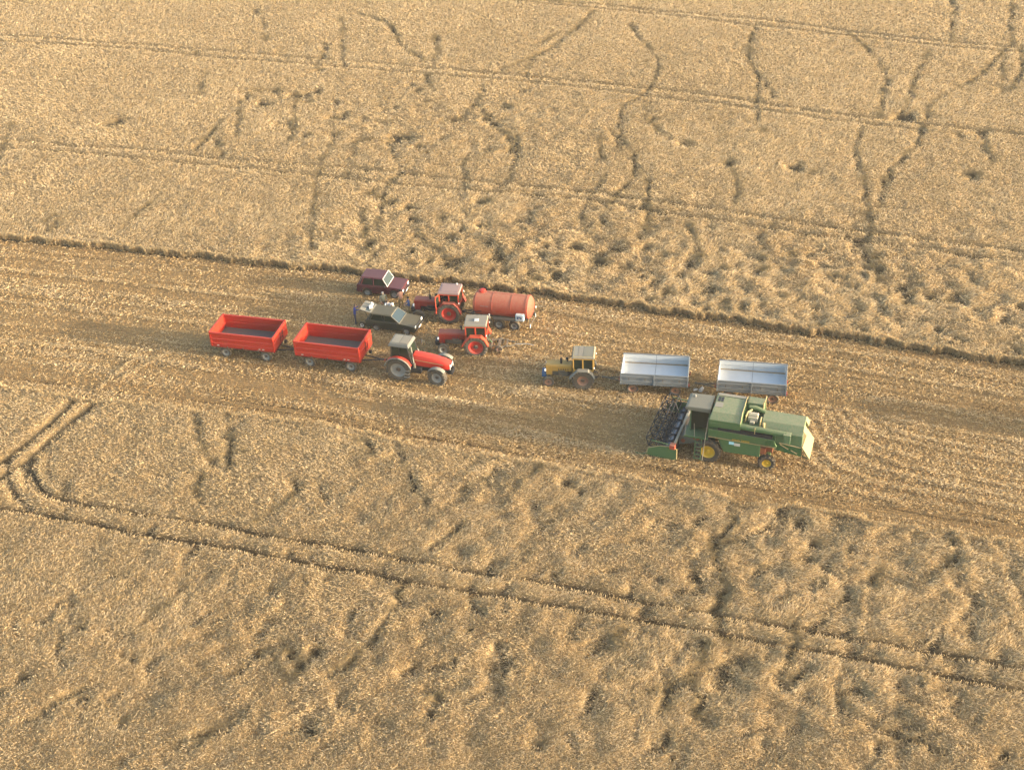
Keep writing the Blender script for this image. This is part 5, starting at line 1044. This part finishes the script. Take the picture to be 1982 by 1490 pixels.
# ------------------------------------------------------------------ people
def person(label, px, ang, top, legs, skin='skin', hair='hair', pose='stand', h=1.74, lean=0.0, arms=None, loc=None, cap=None, bare=False, group=None):
    """one continuous skinned body; pose gives joints in metres, x forward, y left"""
    k = h / 1.74
    hip = (0, 0, .93); ch = (.03 + lean * .5, 0, 1.38); nk = (.03 + lean * .62, 0, 1.50); hd = (.05 + lean * .75, 0, 1.60); ht = (.055 + lean * .8, 0, 1.68)
    J = [hip, (.01 + lean * .25, 0, 1.14), ch, nk, hd, ht]; E = [(0, 1), (1, 2), (2, 3), (3, 4), (4, 5)]; Rr = [(.15, .12), (.145, .11), (.165, .115), (.055, .055), (.085, .095), (.06, .07)]
    st_ = {'stand': (.02, -.02), 'stride': (.16, -.14)}[pose]
    for s, fx in ((1, st_[0]), (-1, st_[1])):
        b = len(J); J += [(0, s * .10, .86), (fx * .5 + .02, s * .11, .49), (fx, s * .12, .09), (fx + .13, s * .14, .045)]; E += [(0, b), (b, b + 1), (b + 1, b + 2), (b + 2, b + 3)]; Rr += [(.085, .085), (.058, .062), (.045, .048), (.042, .038)]
    arms = arms or [((.02, .26, 1.15), (.10, .24, .90)), ((.02, -.26, 1.15), (.10, -.24, .90))]
    for s, (el_, ha) in zip((1, -1), arms):
        b = len(J); J += [(ch[0], s * .19, 1.43), el_, ha, tuple(ha[i] + (ha[i] - el_[i]) * .32 for i in range(3))]; E += [(2, b), (b, b + 1), (b + 1, b + 2), (b + 2, b + 3)]; Rr += [(.058, .058), (.042, .042), (.030, .032), (.036, .022)]
    me = bpy.data.meshes.new('person'); me.from_pydata([tuple(c * k for c in v) for v in J], E, []); ob = bpy.data.objects.new('person', me); COL.objects.link(ob)
    sk = ob.modifiers.new('skin', 'SKIN'); ob.modifiers.new('smooth', 'SUBSURF').levels = 1
    for i, v in enumerate(me.skin_vertices[0].data): v.radius = (Rr[i][0] * k, Rr[i][1] * k); v.use_root = (i == 0)
    bpy.context.view_layer.update()
    m2 = bpy.data.meshes.new_from_object(ob.evaluated_get(bpy.context.evaluated_depsgraph_get())); ob.modifiers.clear(); ob.data = m2; bpy.data.meshes.remove(me)
    m2.materials.clear()
    for q in (CL[top] if not bare else M['skin'], CL[legs], M['skin'], M['black']): m2.materials.append(q)
    hands = [Vector(tuple(c * k for c in a[1])) for a in arms]
    for p in m2.polygons:
        c = p.center; p.use_smooth = True
        p.material_index = 3 if c.z < .11 * k and abs(c.y) < .3 else 2 if c.z > 1.52 * k and abs(c.y) < .14 else 1 if (c.z < .96 * k and abs(c.y) < .2 and c.x < .3) else 0
        if min((c - hnd).length for hnd in hands) < .10 * k: p.material_index = 2
    ob.name = 'person'
    g = loc if loc is not None else G(*px); ob.location = (g[0], g[1], g[2] if loc is not None and len(g) > 2 else 0); ob.rotation_euler = (0, 0, R(ang))
    tag(ob, label, 'person', group)
    # hair or cap, nose and ears
    c0 = Vector(hd) * k
    hm = MB().lathe([(.01, .125), (.055, .118), (.088, .085), (.101, .035), (.10, -.01), (.09, -.03)], 'z', (0, 0, 0), 16); o = hm.build('hair' if not cap else 'cap', M[hair] if not cap else CL[cap], ob, smooth=True, loc=tuple(c0 + Vector((-.015, 0, .02))))
    if cap: MB().box(.06, .17, -.06, .06, -.002, .008).build('cap_peak', CL[cap], o, .004)
    MB().hexa([(.085, -.012, -.03), (.085, .012, -.03), (.112, .010, -.025), (.112, -.010, -.025)], [(.085, -.008, .02), (.085, .008, .02), (.09, .006, .02), (.09, -.006, .02)]).build('nose', M['skin'], ob, loc=tuple(c0))
    for s in (-1, 1): MB().lathe([(.012, 0), (.026, .004), (.022, .014), (.008, .016)], 'y', (0, s * .082 - (.0 if s > 0 else .012), -.005), 8).build('ear', M['skin'], ob, loc=tuple(c0)); MB().lathe([(.004, 0), (.010, .002), (.004, .006)], 'x', (.086, s * .032, .008), 8).build('eye', M['black'], ob, loc=tuple(c0))
    MB().box(.086, .092, -.022, .022, -.052, -.046).build('mouth', M['red_old'], ob, loc=tuple(c0))
    # five fingers on each hand
    for s, (el_, ha) in zip((1, -1), arms):
        d = (Vector(ha) - Vector(el_)).normalized(); u = d.cross(Vector((0, 0, 1)) if abs(d.z) < .9 else Vector((1, 0, 0))).normalized(); w_ = d.cross(u); b = (Vector(ha) + d * .09) * k
        f = MB()
        for i, ln_ in enumerate((.065, .075, .08, .07)): q = b + u * (-.03 + .02 * i); f.tube([q, q + d * ln_ * .5, q + d * ln_ * .9 + w_ * .02 * s], .0095, 5, .007)
        q = b - d * .05 + u * .035 * -s; f.tube([q, q + d * .035 - u * .02 * s, q + d * .065 - u * .02 * s], .011, 5, .008)
        f.build('fingers', M['skin'], ob, smooth=True)
    return ob
person('man in a bright blue jacket and dark trousers reaching up to the raised tailgate', (689, 628), 12, 'blue', 'navy', arms=[((.24, .20, 1.38), (.44, .16, 1.46)), ((.22, -.20, 1.32), (.42, -.14, 1.42))], lean=.08)
person('grey-jacketed elderly man standing between the maroon car and the green car', (744, 603), -60, 'grey', 'dark', hair='hair_grey', h=1.76, arms=[((.05, .29, 1.17), (.18, .22, .95)), ((.05, -.29, 1.17), (.18, -.22, .95))])
person('dark-haired person in a white shirt leaning by the far side of the green car', (754, 615), -95, 'white', 'red', h=1.66, lean=.22, arms=[((.32, .22, 1.16), (.45, .16, 1.0)), ((.32, -.22, 1.16), (.45, -.16, 1.0))])
person('person in a white cap and grey shirt beside the green car windscreen', (765, 621), 160, 'grey', 'dark', h=1.55, lean=.1, cap='white')
person('bare-chested tanned man in brown trousers at the front of the maroon car', (778, 598), 120, 'tan', 'khaki', bare=True, pose='stride', arms=[((.14, .26, 1.18), (.30, .12, 1.10)), ((.14, -.26, 1.18), (.30, -.12, 1.12))])
person('man in blue workwear top and khaki trousers in front of the red tractor bonnet', (794, 612), 185, 'work', 'khaki', arms=[((.12, .27, 1.16), (.30, .10, 1.08)), ((.12, -.27, 1.16), (.30, -.10, 1.08))])
# small white rag held out / bottle on the stubble by the combine cab
for (px, py), nm, lb in (((1346, 757), 'bottle', 'white plastic bottle lying in the stubble left of the two, behind the harvester header'), ((1358, 756), 'sack', 'larger white crumpled sack lying in the stubble behind the harvester header')):
    g = G(px, py)
    if nm == 'bottle': o = MB().lathe([(.02, -.16), (.08, -.16), (.09, -.1), (.09, .08), (.04, .14), (.03, .2), (.01, .2)], 'x', (0, 0, .09), 12).build(nm, 'white', smooth=True)
    else: o = MB().hexa([(-.30, -.14, 0), (.28, -.12, 0), (.30, .13, 0), (-.26, .16, 0)], [(-.22, -.08, .20), (.2, -.09, .14), (.24, .06, .18), (-.16, .10, .24)]).build(nm, 'white', None, .05)
    o.location = (g[0], g[1], .03); o.rotation_euler = (0, 0, 1.0 if nm == 'sack' else .3); tag(o, lb, nm)
# thin evening haze over the field
hz = MB().box(-260, 260, -40, 420, -1.0, 58).build('haze', 'white'); hz.data.materials.clear()
hm_ = bpy.data.materials.new('haze_air'); hm_.use_nodes = True; t_ = hm_.node_tree; t_.nodes.clear()
o_ = t_.nodes.new('ShaderNodeOutputMaterial'); v_ = t_.nodes.new('ShaderNodeVolumePrincipled'); v_.inputs['Color'].default_value = (.95, .95, .92, 1); v_.inputs['Density'].default_value = .00017
t_.links.new(v_.outputs[0], o_.inputs['Volume']); hz.data.materials.append(hm_); hz['kind'] = 'stuff'; hz['label'] = 'thin pale evening haze hanging over the whole field'
S.cycles.volume_bounces = 0
